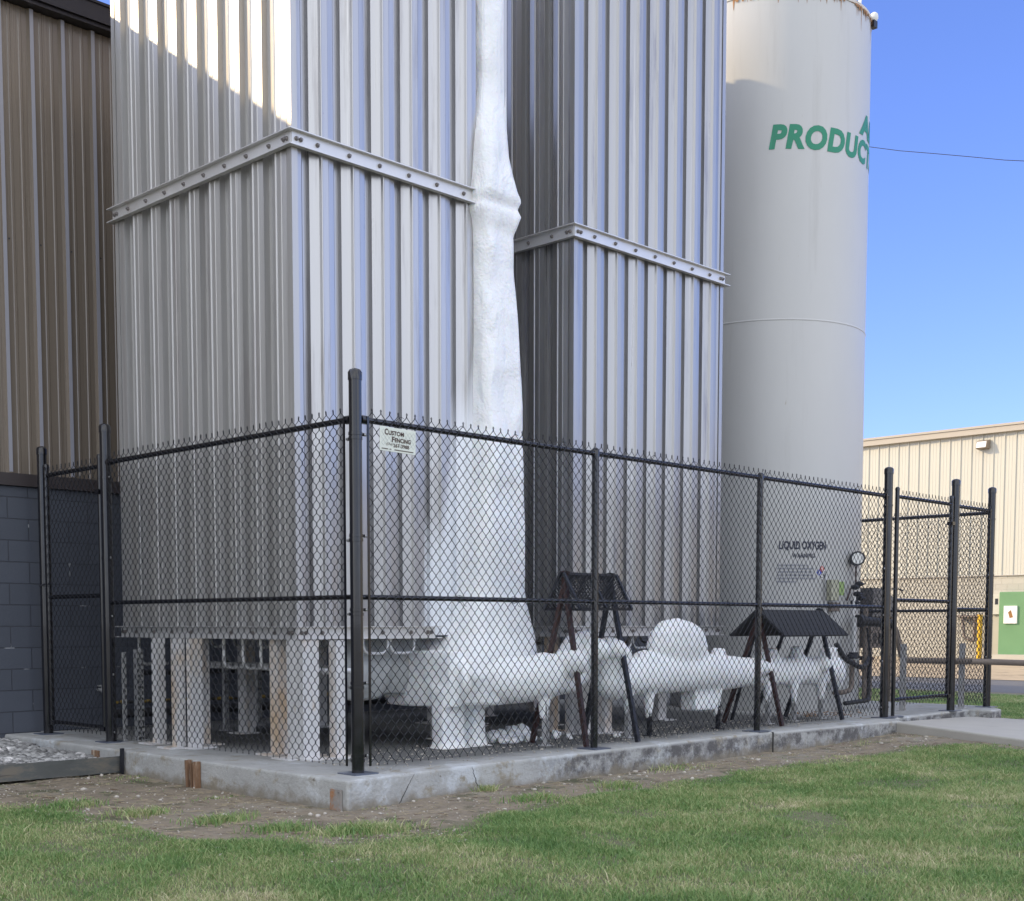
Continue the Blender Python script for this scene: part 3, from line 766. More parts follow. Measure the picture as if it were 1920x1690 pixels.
# plumbing fixed to the tank: gauge, box, valves, pipes
def P3(p, dx=0, dy=0, dz=0): return (p[0] + dx, p[1] + dy, p[2] + dz)
tv = Vector(on_tank(58, 0, 0)) - Vector((*TC, 0)); tv.normalize()
tn = Vector((-tv.y, tv.x, 0))
def tp(ph, z, off): return Vector(on_tank(ph, z, off))
c = tp(62, 1.80, .05)
gd = Vector((-0.72, -0.55, 0)).normalized()
mb = MB(); mb.tube([c, c + gd * .12], .085, 20); mb.build('gauge', M['darksteel'], TK, True)
mb = MB(); mb.tube([c + gd * .121, c + gd * .127], .066, 20); mb.build('gauge_dial', M['white'], TK, True)
mb = MB(); mb.tube([c + Vector((0, 0, -.08)), c + Vector((0, 0, -.32)), c + Vector((-.12, .0, -.36)), c + Vector((-.2, .0, -.5))], .010, 8); mb.build('gauge_line', M['darkred'], TK, True)
def tbox(name, ph, z0, z1, w, d, m, off=.03):
    p = tp(ph, z0, off); a = math.atan2(p.y - TC[1], p.x - TC[0]); n = Vector((math.cos(a), math.sin(a), 0)); t = Vector((-n.y, n.x, 0))
    q = [p - t * w / 2, p + t * w / 2, p + t * w / 2 + n * d, p - t * w / 2 + n * d]
    mb = MB().add([(v.x, v.y, z0) for v in q] + [(v.x, v.y, z1) for v in q], [(3, 2, 1, 0), (4, 5, 6, 7), (0, 1, 5, 4), (1, 2, 6, 5), (2, 3, 7, 6), (3, 0, 4, 7)])
    return mb.build(name, m, TK, bevel=.004)
tbox('backing_board', 37.2, 1.12, 1.57, .05, .02, M['galv'], .006)
tbox('control_box', 39.8, 1.30, 1.54, .12, .08, M['plastic'])
tbox('control_box', 45.5, 1.36, 1.52, .09, .06, M['yellow']).data.materials[0] = mat('pale_green_label', (0.30, 0.42, 0.16), .6)
tbox('junction_box', 41.5, 1.17, 1.275, .14, .05, M['pipe_grey'])
for (ph, z) in ((57, 1.46), (60, 1.38), (57, 1.28), (64, 1.33), (62, 1.50)):
    p = tp(ph, z, .05); mb = MB(); mb.tube([p, p + tv * .05, p + tv * .09], [.022, .035, .02], 10); mb.tube([p + tv * .09 - tn * .04, p + tv * .09 + tn * .04], .009, 8)
    mb.build('valve', M['darksteel'], TK, True)
def pipe(name, pts, r, m, parent, n=12):
    # round the corners
    P = [Vector(p) for p in pts]; out = [P[0]]
    for i in range(1, len(P) - 1):
        a = (P[i - 1] - P[i]); b = (P[i + 1] - P[i]); d = min(a.length * .45, b.length * .45, max(r * 2.4, .03))
        a = a.normalized() * d; b = b.normalized() * d
        for k in range(5):
            t = k / 4; out.append((P[i] + a) * (1 - t) ** 2 + P[i] * 2 * t * (1 - t) + (P[i] + b) * t * t)
    out.append(P[-1])
    mb = MB(); mb.tube(out, r, n); return mb.build(name, m, parent, True)
a1 = tp(52, 1.0, .18); 
pipe('vertical_pipe', [tp(52, 1.10, .16), tp(52, .64, .16)], .035, M['galv'], TK)
pipe('vertical_pipe', [tp(56, 1.35, .10), tp(56, .85, .10), tp(60, .6, .12)], .016, M['tube'], TK)
pipe('elbow_pipe', [tp(52, .60, .16), tp(51, .52, .16), tp(50, .25, .18), tp(42, .22, .2), tp(40, .22, .1)], .03, M['pipe_grey'], TK)
pipe('drain_line', [tp(34, .80, .30), tp(38, .62, .34), tp(48, .52, .32), tp(58, .52, .22), tp(70, .55, .14), tp(86, .6, .12)], .03, M['insul'], TK)
pipe('drain_line', [tp(40, .10, .30), tp(66, .11, .2), tp(84, .12, .12), tp(88, .5, .12)], .026, M['insul'], TK)
pipe('side_pipe', [tp(84, 1.25, .07), tp(84, .08, .07)], .03, M['pipe_grey'], TK)
pipe('side_pipe', [tp(73, .98, .12), tp(76, .60, .16), tp(86, .3, .10)], .014, M['darksteel'], TK)
p = tp(52, .62, .16); mb = MB(); mb.tube([p, p + Vector((0, 0, .07))], .055, 12); mb.tube([p - tn * .11 + Vector((0, 0, .02)), p + tn * .11 + Vector((0, 0, .02))], .03, 10); mb.build('valve_body', M['darksteel'], TK, True)

# ------------------------------------------------------------------ ice
def add_ball(bm, c, r, sub=2):
    m = Matrix.Translation(c) @ Matrix.Diagonal((*(r if isinstance(r, (tuple, list)) else (r, r, r)), 1))
    bmesh.ops.create_icosphere(bm, subdivisions=sub, radius=1, matrix=m)
def add_tube(bm, pts, rs, n=14):
    mb = MB(); mb.tube(pts, rs, n)
    vs = [bm.verts.new(v) for v in mb.v]
    for f in mb.f:
        try: bm.faces.new([vs[i] for i in f])
        except ValueError: pass
def add_box(bm, x0, y0, z0, x1, y1, z1):
    mb = MB().box(x0, y0, z0, x1, y1, z1); vs = [bm.verts.new(v) for v in mb.v]
    for f in mb.f: bm.faces.new([vs[i] for i in f])
def ice_obj(name, bm, m, voxel, parent=None, disp=.02, dscale=.25, smooth=6):
    bmesh.ops.recalc_face_normals(bm, faces=bm.faces)
    me = bpy.data.meshes.new(name); bm.to_mesh(me); bm.free(); me.materials.append(m)
    o = bpy.data.objects.new(name, me); COL.objects.link(o)
    if parent: o.parent = parent
    r = o.modifiers.new('remesh', 'REMESH'); r.mode = 'VOXEL'; r.voxel_size = voxel; r.use_smooth_shade = True
    sm = o.modifiers.new('smooth', 'SMOOTH'); sm.factor = .5; sm.iterations = smooth
    if disp:
        tx = bpy.data.textures.new(name, 'CLOUDS'); tx.noise_scale = dscale; tx.noise_depth = 3
        d = o.modifiers.new('lumps', 'DISPLACE'); d.texture = tx; d.strength = disp; d.mid_level = .5; d.texture_coords = 'GLOBAL'
    # bake the modifiers so that the stored mesh is the shape that is seen
    bpy.context.view_layer.update()
    dg = bpy.context.evaluated_depsgraph_get(); ne = bpy.data.meshes.new_from_object(o.evaluated_get(dg))
    o.modifiers.clear(); o.data = ne; ne.polygons.foreach_set('use_smooth', [True] * len(ne.polygons))
    return o

def interp(z, tab):
    for i in range(len(tab) - 1):
        a, b = tab[i], tab[i + 1]
        if a[0] <= z <= b[0]:
            t = (z - a[0]) / (b[0] - a[0]); return [a[k] + (b[k] - a[k]) * t for k in range(1, len(a))]
    return list(tab[0][1:]) if z < tab[0][0] else list(tab[-1][1:])
# ice column: z, left x, right x, front y
TAB = [(0.36, 1.72, 2.6, 0.62), (0.6, 1.66, 2.66, 0.58), (0.74, 1.72, 2.66, 0.66), (0.92, 1.91, 2.76, 0.8), (1.3, 2.06, 2.745, 0.92), (2.2, 2.205, 2.755, 0.96), (2.9, 2.215, 2.75, 0.98), (3.6, 2.22, 2.72, 1.0), (4.1, 2.225, 2.675, 1.02), (4.36, 2.215, 2.675, 1.03), (4.45, 2.205, 2.705, 1.0), (4.53, 2.175, 2.75, 0.995), (4.59, 2.195, 2.725, 1.02), (4.66, 2.185, 2.75, 0.99), (4.75, 2.205, 2.71, 1.01), (4.86, 2.215, 2.685, 1.03), (5.05, 2.235, 2.64, 1.05), (5.3, 2.27, 2.64, 1.08), (5.6, 2.32, 2.645, 1.098), (8.8, 2.33, 2.645, 1.098)]
def ice_column():
    n = 56; zs = []; z = .36
    while z < HT - .06: zs.append(z); z += .03 if z < 5.6 else .08
    vs = []; fs = []
    for z in zs:
        xl, xr, yf = interp(z, TAB)
        cx = (xl + xr) / 2; hw = (xr - xl) / 2; yb = 1.9; cy = (yf + yb) / 2; hd = (yb - yf) / 2
        for k in range(n):
            a = 2 * math.pi * k / n
            ca, sa = math.cos(a), math.sin(a); e = .42
            x = cx + hw * abs(ca) ** e * (1 if ca > 0 else -1); y = cy + hd * abs(sa) ** e * (1 if sa > 0 else -1)
            w = min(1, max(0, (z - 5.0) / .5))
            if sa < 0:
                # upper part: the ice still shows the pipes it wraps
                rib = max(abs(math.sin((x - 2.17) / .28 * math.pi)) ** .6 * .0, 0)
                u = (x - xl) / (xr - xl)
                y += w * (.030 * (1 - math.exp(-((u - .47) / .10) ** 2)) * (1 if .1 < u < .9 else .2))
                w2 = max(0, 1 - abs(z - 5.05) / .45)
                y -= w2 * .035 * (math.exp(-((u - .30) / .10) ** 2) + .8 * math.exp(-((u - .02) / .1) ** 2))
            nn = noise.fractal(Vector((x * 3.0, y * 3.0, z * 1.4)), 1.0, 2.2, 4)
            n2 = noise.noise(Vector((x * 9, y * 9, z * 3.2 + 5)))
            amp = 1 if z < 5.2 else .25
            vs.append((x + .022 * nn * amp * (1 if ca > 0 else .5), y + (.035 * nn + .012 * n2) * amp, z))
    for i in range(len(zs) - 1):
        for k in range(n):
            k2 = (k + 1) % n; fs.append((i * n + k, i * n + k2, (i + 1) * n + k2, (i + 1) * n + k))
    fs.append(tuple(range(n))[::-1]); fs.append(tuple((len(zs) - 1) * n + k for k in range(n)))
    me = bpy.data.meshes.new('ice_column'); me.from_pydata(vs, [], fs); me.update(); me.materials.append(M['ice'])
    me.polygons.foreach_set('use_smooth', [True] * len(fs))
    o = bpy.data.objects.new('ice_column', me); COL.objects.link(o)
    return tag(o, 'thick white ice column frozen down the right corner of the first tower', 'ice column')
ICE = ice_column()

# the frozen pipe run: first section joined to the foot of the ice column
bm = bmesh.new()
add_tube(bm, [(1.75, .90, .56), (2.0, .78, .56), (2.25, .62, .56), (2.5, .52, .575), (2.72, .50, .595), (2.84, .50, .62)], [.22, .22, .195, .18, .17, .13], 16)
add_tube(bm, [(2.60, .50, .60), (2.74, .49, .70), (2.84, .48, .82), (2.93, .47, .86)], [.14, .15, .145, .10], 14)
add_ball(bm, (2.86, .47, .72), (.15, .16, .20)); add_ball(bm, (2.90, .46, .86), (.13, .13, .115)); add_ball(bm, (2.60, .36, .70), (.13, .19, .13)); add_ball(bm, (2.84, .34, .80), (.12, .20, .13))
add_ball(bm, (2.46, .53, .72), (.14, .12, .07)); add_ball(bm, (2.30, .58, .68), (.12, .10, .08))
add_box(bm, 1.62, .80, .34, 2.14, 1.6, .80)
add_box(bm, 1.60, .86, .0, 1.84, 1.00, .5); add_box(bm, 1.96, .86, .0, 2.08, 1.00, .5); add_box(bm, 1.80, 1.02, .0, 1.98, 1.08, .45)
add_box(bm, 1.56, .80, .0, 2.12, 1.05, .016)
add_tube(bm, [(2.43, .50, .47), (2.415, .49, .34), (2.41, .485, .22)], [.075, .050, .036], 10)
f1 = ice_obj('frozen_pipe', bm, M['ice_smooth'], .020, None, .038, .26, 4)
tag(f1, 'white frosted pipe on icy legs running right from the foot of the ice column', 'frozen pipe', 'frozen pipes behind the front fence')

bm = bmesh.new()
add_tube(bm, [(3.20, .47, .84), (3.24, .47, .75), (3.27, .47, .50)], [.11, .155, .17], 14)
add_ball(bm, (3.27, .46, .50), (.19, .17, .155)); add_ball(bm, (3.27, .46, .70), (.19, .17, .17)); add_ball(bm, (3.18, .42, .80), (.13, .18, .12)); add_ball(bm, (3.32, .45, .76), (.14, .15, .10))
add_tube(bm, [(3.40, .50, .54), (3.7, .50, .55), (4.1, .51, .56), (4.6, .51, .56), (5.0, .51, .545), (5.6, .52, .53), (6.2, .53, .525), (6.9, .53, .52), (7.15, .54, .52)],
         [.165, .175, .185, .185, .175, .145, .15, .155, .14], 18)
# broad hump over the valves
add_ball(bm, (4.28, .51, .82), (.42, .17, .27)); add_ball(bm, (4.36, .51, .80), (.38, .17, .27)); add_box(bm, 3.96, .43, .6, 4.66, .59, .90)
add_ball(bm, (3.78, .50, .68), (.16, .13, .10)); add_ball(bm, (4.72, .51, .64), (.10, .13, .12))
for (x, zt, w) in ((4.98, .79, .075), (5.80, .74, .06), (5.95, .78, .055), (6.41, .785, .065)):
    add_tube(bm, [(x, .52, .6), (x, .52, zt - w * .5), (x, .52, zt)], [w * 1.35, w, w * .8], 12)
    add_ball(bm, (x, .52, .64), (w * 1.9, .12, .08))
add_box(bm, 7.00, .45, .5, 7.16, .60, .77)
add_ball(bm, (7.24, .56, .50), (.16, .15, .17)); add_ball(bm, (5.58, .41, .58), (.12, .15, .09)); add_ball(bm, (6.72, .40, .60), (.10, .13, .10))
add_ball(bm, (7.30, .62, .40), (.13, .15, .14))
# icy drips down the struts
for (x, z1, w) in ((3.50, .20, .045), (3.80, .16, .045), (4.87, .12, .045), (5.77, .18, .040), (6.28, .17, .040), (6.82, .20, .048)):
    add_tube(bm, [(x, .47, .46), (x, .465, (z1 + .46) / 2), (x, .46, z1)], [w * 1.6, w * 1.05, w * .65], 10)
add_box(bm, 4.50, .44, .19, 4.84, .62, .45)
f2 = ice_obj('frozen_pipe', bm, M['ice_smooth'], .020, None, .032, .26, 4)
tag(f2, 'long white frosted pipe with tall round hump and small knobs, right half of run', 'frozen pipe', 'frozen pipes behind the front fence')

# sheet of grey ice hanging under the first tower
def curtain():
    nx, nz = 60, 24; vs = []; fs = []
    for j in range(nz):
        for i in range(nx):
            u = i / (nx - 1); v = j / (nz - 1); x = .95 + u * 1.15
            zb = .42 - .05 * math.sin(u * 9) * .6 - .07 * math.exp(-((u - .72) / .06) ** 2) - .02 * u
            z = .92 + (zb - .92) * v
            fold = .035 * math.sin(u * 26 + v * 2.5) * v + .05 * noise.noise(Vector((x * 5, z * 2.5, 1.0)))
            vs.append((x + .07 * (1 - v) * (.5 - u), 1.42 + fold - .10 * math.sin(v * math.pi * .9), z))
    for j in range(nz - 1):
        for i in range(nx - 1): fs.append((j * nx + i, j * nx + i + 1, (j + 1) * nx + i + 1, (j + 1) * nx + i))
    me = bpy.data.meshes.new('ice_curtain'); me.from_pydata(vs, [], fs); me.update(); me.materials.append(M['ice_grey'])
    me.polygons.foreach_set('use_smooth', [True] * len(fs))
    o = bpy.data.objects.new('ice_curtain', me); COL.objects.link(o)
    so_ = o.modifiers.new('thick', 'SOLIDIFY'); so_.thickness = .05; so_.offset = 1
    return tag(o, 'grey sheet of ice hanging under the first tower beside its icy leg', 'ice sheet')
curtain()

# broken ice on the slab
rr = random.Random(11)
CH = [(2.28, .98, .07), (2.36, .90, .06), (2.30, .86, .05), (2.42, 1.0, .08), (2.50, .95, .07), (2.58, 1.02, .10), (2.66, .98, .09), (2.72, 1.05, .10), (2.46, .84, .045),
      (2.56, .82, .04), (2.65, .84, .045), (2.36, .80, .035), (2.74, .80, .035), (2.20, 1.04, .06), (2.95, .85, .04), (3.04, .92, .045), (3.12, .84, .03), (3.45, .55, .03), (3.0, .72, .025)]
CHL = ['biggest pale ice lump at the right end of the ice pile', 'small ice lump']
for i, (x, y, r) in enumerate(CH):
    bm = bmesh.new(); bmesh.ops.create_icosphere(bm, subdivisions=3, radius=1)
    sc = (r * rr.uniform(.9, 1.3), r * rr.uniform(.8, 1.1), r * rr.uniform(.6, .9))
    for v in bm.verts:
        k = 1 + .35 * noise.noise(v.co * 1.3 + Vector((i * 7.1, 0, 0))) + .1 * noise.noise(v.co * 4 + Vector((i, 3, 0)))
        v.co = Vector((v.co.x * sc[0], v.co.y * sc[1], v.co.z * sc[2])) * k
    me = bpy.data.meshes.new('ice_chunk'); bm.to_mesh(me); bm.free(); me.materials.append(M['ice'])
    me.polygons.foreach_set('use_smooth', [True] * len(me.polygons))
    o = bpy.data.objects.new('ice_chunk', me); COL.objects.link(o); o.location = (x, y, sc[2] * .75); o.rotation_euler = (0, 0, rr.uniform(0, 6))
    lab = {0: 'ice lump beside the icy leg, left end of the broken ice pile', 3: 'ice lump at the back left of the broken ice pile', 8: 'small flat ice lump in front of the pile, nearest the kerb', 13: 'low ice lump lying between pile and first perforated strut', 14: 'small ice lump just right of the broken ice pile', 15: 'ice lump lying right of the first perforated strut', 18: 'flat ice chip near the kerb left of the second fence post', 5: 'tall white ice lump, left of the two tallest in the broken ice pile', 7: 'tallest white ice lump at the right end of the broken ice pile', 16: 'flat ice lump lying alone under the mesh roofed frame', 17: 'lone ice lump right of the second fence post'}.get(i, 'small lump of white ice in the pile right of the icy leg')
    tag(o, lab, 'ice chunk', 'broken ice lumps on the slab')

# struts under the frozen pipe
def strut(x, y, h, label, m=None, w=.045, group='perforated struts on the slab'):
    T = thing('strut_post', label, 'post', group); T.location = (x, y, 0)
    m = m or M['galv']; mb = MB(); th = .004
    # slotted channel: web broken by slots
    mb.box(-w / 2, -w / 2, .006, -w / 2 + th, w / 2, h); mb.box(w / 2 - th, -w / 2, .006, w / 2, w / 2, h)
    z = .006; k = 0
    while z < h - .02:
        mb.box(-w / 2 + th, -w / 2, z, w / 2 - th, -w / 2 + th, min(h, z + .022)); z += .05
    mb.box(-w / 2 + th, -w / 2 + .0, .006, -.008, -w / 2 + th * .9, h); mb.box(.008, -w / 2, .006, w / 2 - th, -w / 2 + th * .9, h)
    mb.build('channel', m, T); MB().box(-.05, -.05, 0, .05, .05, .006).build('base_plate', m, T)
    return T
strut(.27, 3.37, .80, 'perforated galvanised strut left of the tower legs, near the gate', w=.062)
strut(1.38, 3.70, .72, 'perforated strut standing alone in the dark under the first tower')
strut(.06 + .03, 3.30, .78, 'thin perforated strut beside the left gate post', w=.03)
strut(1.98, 4.02, .64, 'short plain strut deep under the first tower, near the block wall', w=.05)
G2 = 'pipe struts under the frozen pipe'
strut(2.41, .47, .42, 'perforated strut under the first icy drip, left of the middle fence posts', group=G2)
strut(3.50, .46, .42, 'perforated strut behind the front leg of the mesh-roofed frame', group=G2)
strut(3.80, .45, .42, 'dark strut under the second drip, left of the icy hump', M['darksteel'], .035, G2)
strut(4.87, .44, .42, 'dark strut under the wide block of ice right of the hump', M['darksteel'], .035, G2)
strut(5.77, .45, .42, 'perforated strut just right of the third fence post', group=G2)
strut(6.28, .46, .42, 'perforated strut in the middle below the dark roof', group=G2)
strut(6.82, .46, .45, 'perforated strut at the right end below the dark roof', group=G2)

# ------------------------------------------------------------------ A-frames over the pipe
def aframe(name, label, cat, x0, x1, yc, zr, spread_f, spread_b, legm, roofm, ze, half, mesh_roof, foot_dx=(.0, 0.0)):
    T = thing(name, label, cat, 'roofed A frames over the frozen pipe')
    for x, fd in ((x0, foot_dx[0]), (x1, foot_dx[1])):
        for sgn, sp in ((-1, spread_f), (1, spread_b)):
            mm = legm[0] if x == x0 else legm[1]
            mb = MB(); mb.bar((x, yc - sgn * .02, zr + .05), (x + fd, yc + sgn * sp, 0.005), .036, .036, (1, 0, 0))
            mb.build('leg', mm, T)
    MB().bar((x0 - .02, yc, zr + .01), (x1 + .02, yc, zr + .01), .04, .04).build('ridge_bar', M['darksteel'], T)
    xa, xb = x0 - .04, x1 + .05
    for sgn in (-1, 1):
        q = [(xa, yc + sgn * .02, zr + .03), (xb, yc + sgn * .02, zr + .03), (xb + .0, yc + sgn * half, ze), (xa, yc + sgn * half, ze)]
        if not mesh_roof:
            mb = MB(); mb.slab(q, .018 if sgn < 0 else -.018); o = mb.build('roof_panel', roofm, T)
        else:
            mb = MB(); A, B, C_, D = [Vector(p) for p in q]
            for (p, r) in ((A, B), (B, C_), (C_, D), (D, A)): mb.bar(p, r, .022, .022)
            mb.bar((A + B) / 2, (C_ + D) / 2, .02, .02)
            nu, nv = 16, 13
            for i in range(nu):
                for j in range(nv):
                    u0, u1, um = i / nu, (i + 1) / nu, (i + .5) / nu; v0, v1, vm = j / nv, (j + 1) / nv, (j + .5) / nv
                    def L(u, v): return A.lerp(B, u).lerp(D.lerp(C_, u), v)
                    for a, b in (((um, v0), (u1, vm)), ((u1, vm), (um, v1)), ((um, v1), (u0, vm)), ((u0, vm), (um, v0))):
                        mb.bar(L(*a), L(*b), .010, .003)
            mb.build('roof_panel', roofm, T)
    return T
aframe('pipe_shelter', 'A frame with see-through dark mesh roof above the frozen pipe bend', 'shelter', 2.63, 3.23, .45, 1.42, .35, .27, (M['darkred'], M['darksteel']), M['darksteel'], 1.15, .20, True, (-.12, -.04))
aframe('pipe_shelter', 'A frame with solid dark shingled roof in front of the white tank', 'shelter', 5.58, 6.74, .45, 1.14, .30, .40, (M['darkred'], M['darksteel']), M['shingle'], .91, .33, False, (-.02, .0))
# extra props under the second roof
T = thing('prop_rack', 'loose dark stakes leaning behind the pipe under the shingled roof', 'stakes')
for (x, a, b) in ((5.95, .75, .95), (6.45, .72, 1.0), (6.55, .78, 1.05)):
    MB().bar((x, a, .9), (x - .1, b, .005), .026, .026, (1, 0, 0)).build('stake', M['darksteel'], T)

# ------------------------------------------------------------------ fence
RAIL = 2.40; PIT = .0390; VP = .0868
def wiremesh(name, p0, p1, z0, z1, parent, knuckle=True, r=.0031, coarse=False):
    """woven diamonds in the vertical plane from p0 to p1; picket wires zigzag"""
    p0 = Vector((*p0, 0)); p1 = Vector((*p1, 0)); L = (p1 - p0).length; t = (p1 - p0) / L; nrm = Vector((-t.y, t.x, 0))
    n = max(2, int(round(L / PIT))); pit = L / n
    rows = int(round((z1 - z0) / (VP / 2))); hv = (z1 - z0) / rows
    V = []; F = []
    def seg(a, b):
        d = (b - a).normalized(); u = d.cross(nrm).normalized() * r; w = nrm * r; q = len(V)
        for e in (a, b): V.extend([tuple(e + u), tuple(e + w), tuple(e - u), tuple(e - w)])
        for k in range(4): F.append((q + k, q + (k + 1) % 4, q + 4 + (k + 1) % 4, q + 4 + k))
    rj = random.Random(int(abs(p0.x * 100 + p0.y * 37 + p1.x * 11)))
    wob = [rj.uniform(-.0025, .0025) for _ in range(rows + 2)]
    for i in range(n):
        for k in range(rows):
            sa = (k + i) % 2
            xa = (i + sa) * pit; xb = (i + 1 - sa) * pit
            oa = .003 if sa else -.003
            A = p0 + t * xa + nrm * oa + Vector((0, 0, z0 + k * hv + wob[k])); B = p0 + t * xb - nrm * oa + Vector((0, 0, z0 + (k + 1) * hv + wob[k + 1]))
            h_ = Vector((0, 0, .0055))
            seg(A + h_, B - h_); seg(B - h_, B + h_)
    if knuckle:
        # twisted ends standing above the rail, rolled ends at the bottom
        for i in range(0, n + 1):
            top = ((rows + i) % 2 == 0)
            if top:
                X = p0 + t * (i * pit) + Vector((0, 0, z1)); h = .022 + rj.uniform(-.003, .004); dx = rj.uniform(-.003, .003)
                seg(X - t * .003, X + t * (.006 + dx) + Vector((0, 0, h * .6))); seg(X + t * .003, X - t * (.006 - dx) + Vector((0, 0, h * .6)))
                seg(X + t * (.006 + dx) + Vector((0, 0, h * .6)), X + t * dx + Vector((0, 0, h))); seg(X - t * (.006 - dx) + Vector((0, 0, h * .6)), X + t * dx + Vector((0, 0, h)))
            if i % 2 == 0:
                X = p0 + t * (i * pit) + Vector((0, 0, z0)); seg(X - t * .004, X + t * .004 - Vector((0, 0, .012))); seg(X + t * .004, X - t * .004 - Vector((0, 0, .012)))
    me = bpy.data.meshes.new(name); me.from_pydata(V, [], F); me.update(); me.materials.append(M['wire'])
    me.polygons.foreach_set('use_smooth', [True] * len(F))
    o = bpy.data.objects.new(name, me); COL.objects.link(o); o.parent = parent; return o
def post(parent, x, y, h, r, name='post', cap=True, plate=True):
    mb = MB(); pr = [(r, .008), (r, h)]
    o = mb.lathe((x, y, 0), pr, 24).build(name, M['black'], parent, True)
    if cap:
        MB().lathe((x, y, h + .0005), [(r * 1.1, -.045), (r * 1.1, .005), (r * .85, .022), (r * .4, .03), (.002, .032)], 24).build('post_cap', M['black'], o, True)
    if plate:
        MB().box(x - .10, y - .10, .0005, x + .10, y + .10, .0085).build('base_plate', M['silver'] if False else M['galv_plate'], o)
    return o
M['galv_plate'] = mat('blue_grey_plate', (0.13, 0.15, 0.2), .35, .3)
def band(parent, x, y, z, r, d):
    """tension band round the post with its carriage bolt on side d"""
    mb = MB(); mb.lathe((x, y, z - .011), [(r + .0005, 0), (r + .004, .001), (r + .004, .021), (r + .0005, .022)], 24)
    mb.bar((x + d[0] * r, y + d[1] * r, z), (x + d[0] * (r + .045), y + d[1] * (r + .045), z), .012, .020)
    o = mb.build('tension_band', M['black'], parent, True)
    b = MB().lathe((0, 0, 0), [(.007, 0), (.011, .004), (.009, .009), (.003, .011)], 8).build('bolt', M['silver'], o, True)
    nx, ny = d[1], -d[0]
    if nx * -.7 + ny * -.7 < 0: nx, ny = -nx, -ny
    b.location = (x + d[0] * (r + .032) + nx * .007, y + d[1] * (r + .032) + ny * .007, z); b.rotation_euler = (math.pi / 2 if abs(ny) > .5 else 0, -math.pi / 2 if abs(nx) > .5 else 0, 0)
    return o
def rail(parent, p0, p1, r=.021, name='top_rail'):
    return MB().tube([p0, p1], r, 12).build(name, M['black'], parent, True)
def rail_cup(parent, p, d, r=.03):
    p = Vector(p); d = Vector(d)
    return MB().tube([p, p + d * .05], r, 12).build('rail_end', M['black'], parent, True)
BZ = (.12, .62, 1.12, 1.62, 2.30)
X2, X3, X4, X5, XE = 2.487, 4.88, 7.36, 8.97, 9.955
FF = thing('chain_link_fence', 'long black chain link fence along the front of the slab', 'fence')
rc = .044
post(FF, 0, 0, 2.70, rc); post(FF, X2, 0, 2.415, .030, plate=True); post(FF, X3, 0, 2.415, .030); post(FF, X4, 0, 2.68, rc * 1.05)
rail(FF, (.05, 0, RAIL), (X4 - .05, 0, RAIL)); rail_cup(FF, (rc, 0, RAIL), (1, 0, 0)); rail_cup(FF, (X4 - rc, 0, RAIL), (-1, 0, 0))
for a, b in ((rc, X2 - .03), (X2 + .03, X3 - .03), (X3 + .03, X4 - .044)): rail(FF, (a, 0, 1.206), (b, 0, 1.206), .018, 'middle_rail')
ym = -.028
wiremesh('wire_mesh', (.085, ym), (X2, ym), .06, RAIL + .055, FF)
wiremesh('wire_mesh', (X2, ym), (X3, ym), .06, RAIL + .055, FF)
wiremesh('wire_mesh', (X3, ym), (X4 - .085, ym), .06, RAIL + .055, FF)
for x, d in ((.085, 1), (X4 - .085, -1)):
    MB().box(x - .009, ym - .005, .05, x + .009, ym + .002, RAIL + .02).build('tension_bar', M['black'], FF)
    for z in BZ: band(FF, 0 if d == 1 else X4, 0, z, rc if d == 1 else rc * 1.05, (d, 0))
rj = random.Random(9)
mb = MB()      # tie wires
for rz in (RAIL, 1.206):
    x = .35
    while x < X4 - .2:
        rr_ = .026
        pts = [(x + .012 * math.sin(a * .4), rr_ * math.sin(a) * 1.25 - .004, rz + rr_ * math.cos(a)) for a in [k * math.pi / 4 for k in range(9)]]
        mb.tube(pts, .0022, 5); mb.tube([pts[-1], (x + .03, -.03, rz + (.05 if rz > 2 else -.045)), (x + .05, -.035, rz + (.04 if rz > 2 else -.055))], .0022, 5); x += .58 + rj.uniform(-.05, .05)
mb.build('tie_wire', M['wire'], FF)

YG, YL = 3.378, 4.55
SF = thing('chain_link_fence', 'short black chain link fence running from the near corner post to the left gate', 'fence')
p1 = post(SF, 0, YG, 2.70, rc * 1.05)
rail(SF, (0, .05, RAIL), (0, YG - .05, RAIL)); rail(SF, (0, rc, 1.206), (0, YG - rc, 1.206), .018, 'middle_rail')
rail_cup(SF, (0, rc, RAIL), (0, 1, 0)); rail_cup(SF, (0, YG - rc, RAIL), (0, -1, 0))
wiremesh('wire_mesh', (-.028, .085), (-.028, YG - .085), .06, RAIL + .055, SF)
for y, d in ((.085, 1), (YG - .085, -1)):
    MB().box(-.033, y - .009, .05, -.026, y + .009, RAIL + .02).build('tension_bar', M['black'], SF)
    for z in BZ: band(SF, 0, 0 if d == 1 else YG, z - .03, rc if d == 1 else rc * 1.05, (0, d))
LP = thing('fence_post', 'black gate post standing against the slate blue block wall, far left', 'post')
post(LP, 0, YL, 2.62, rc); 

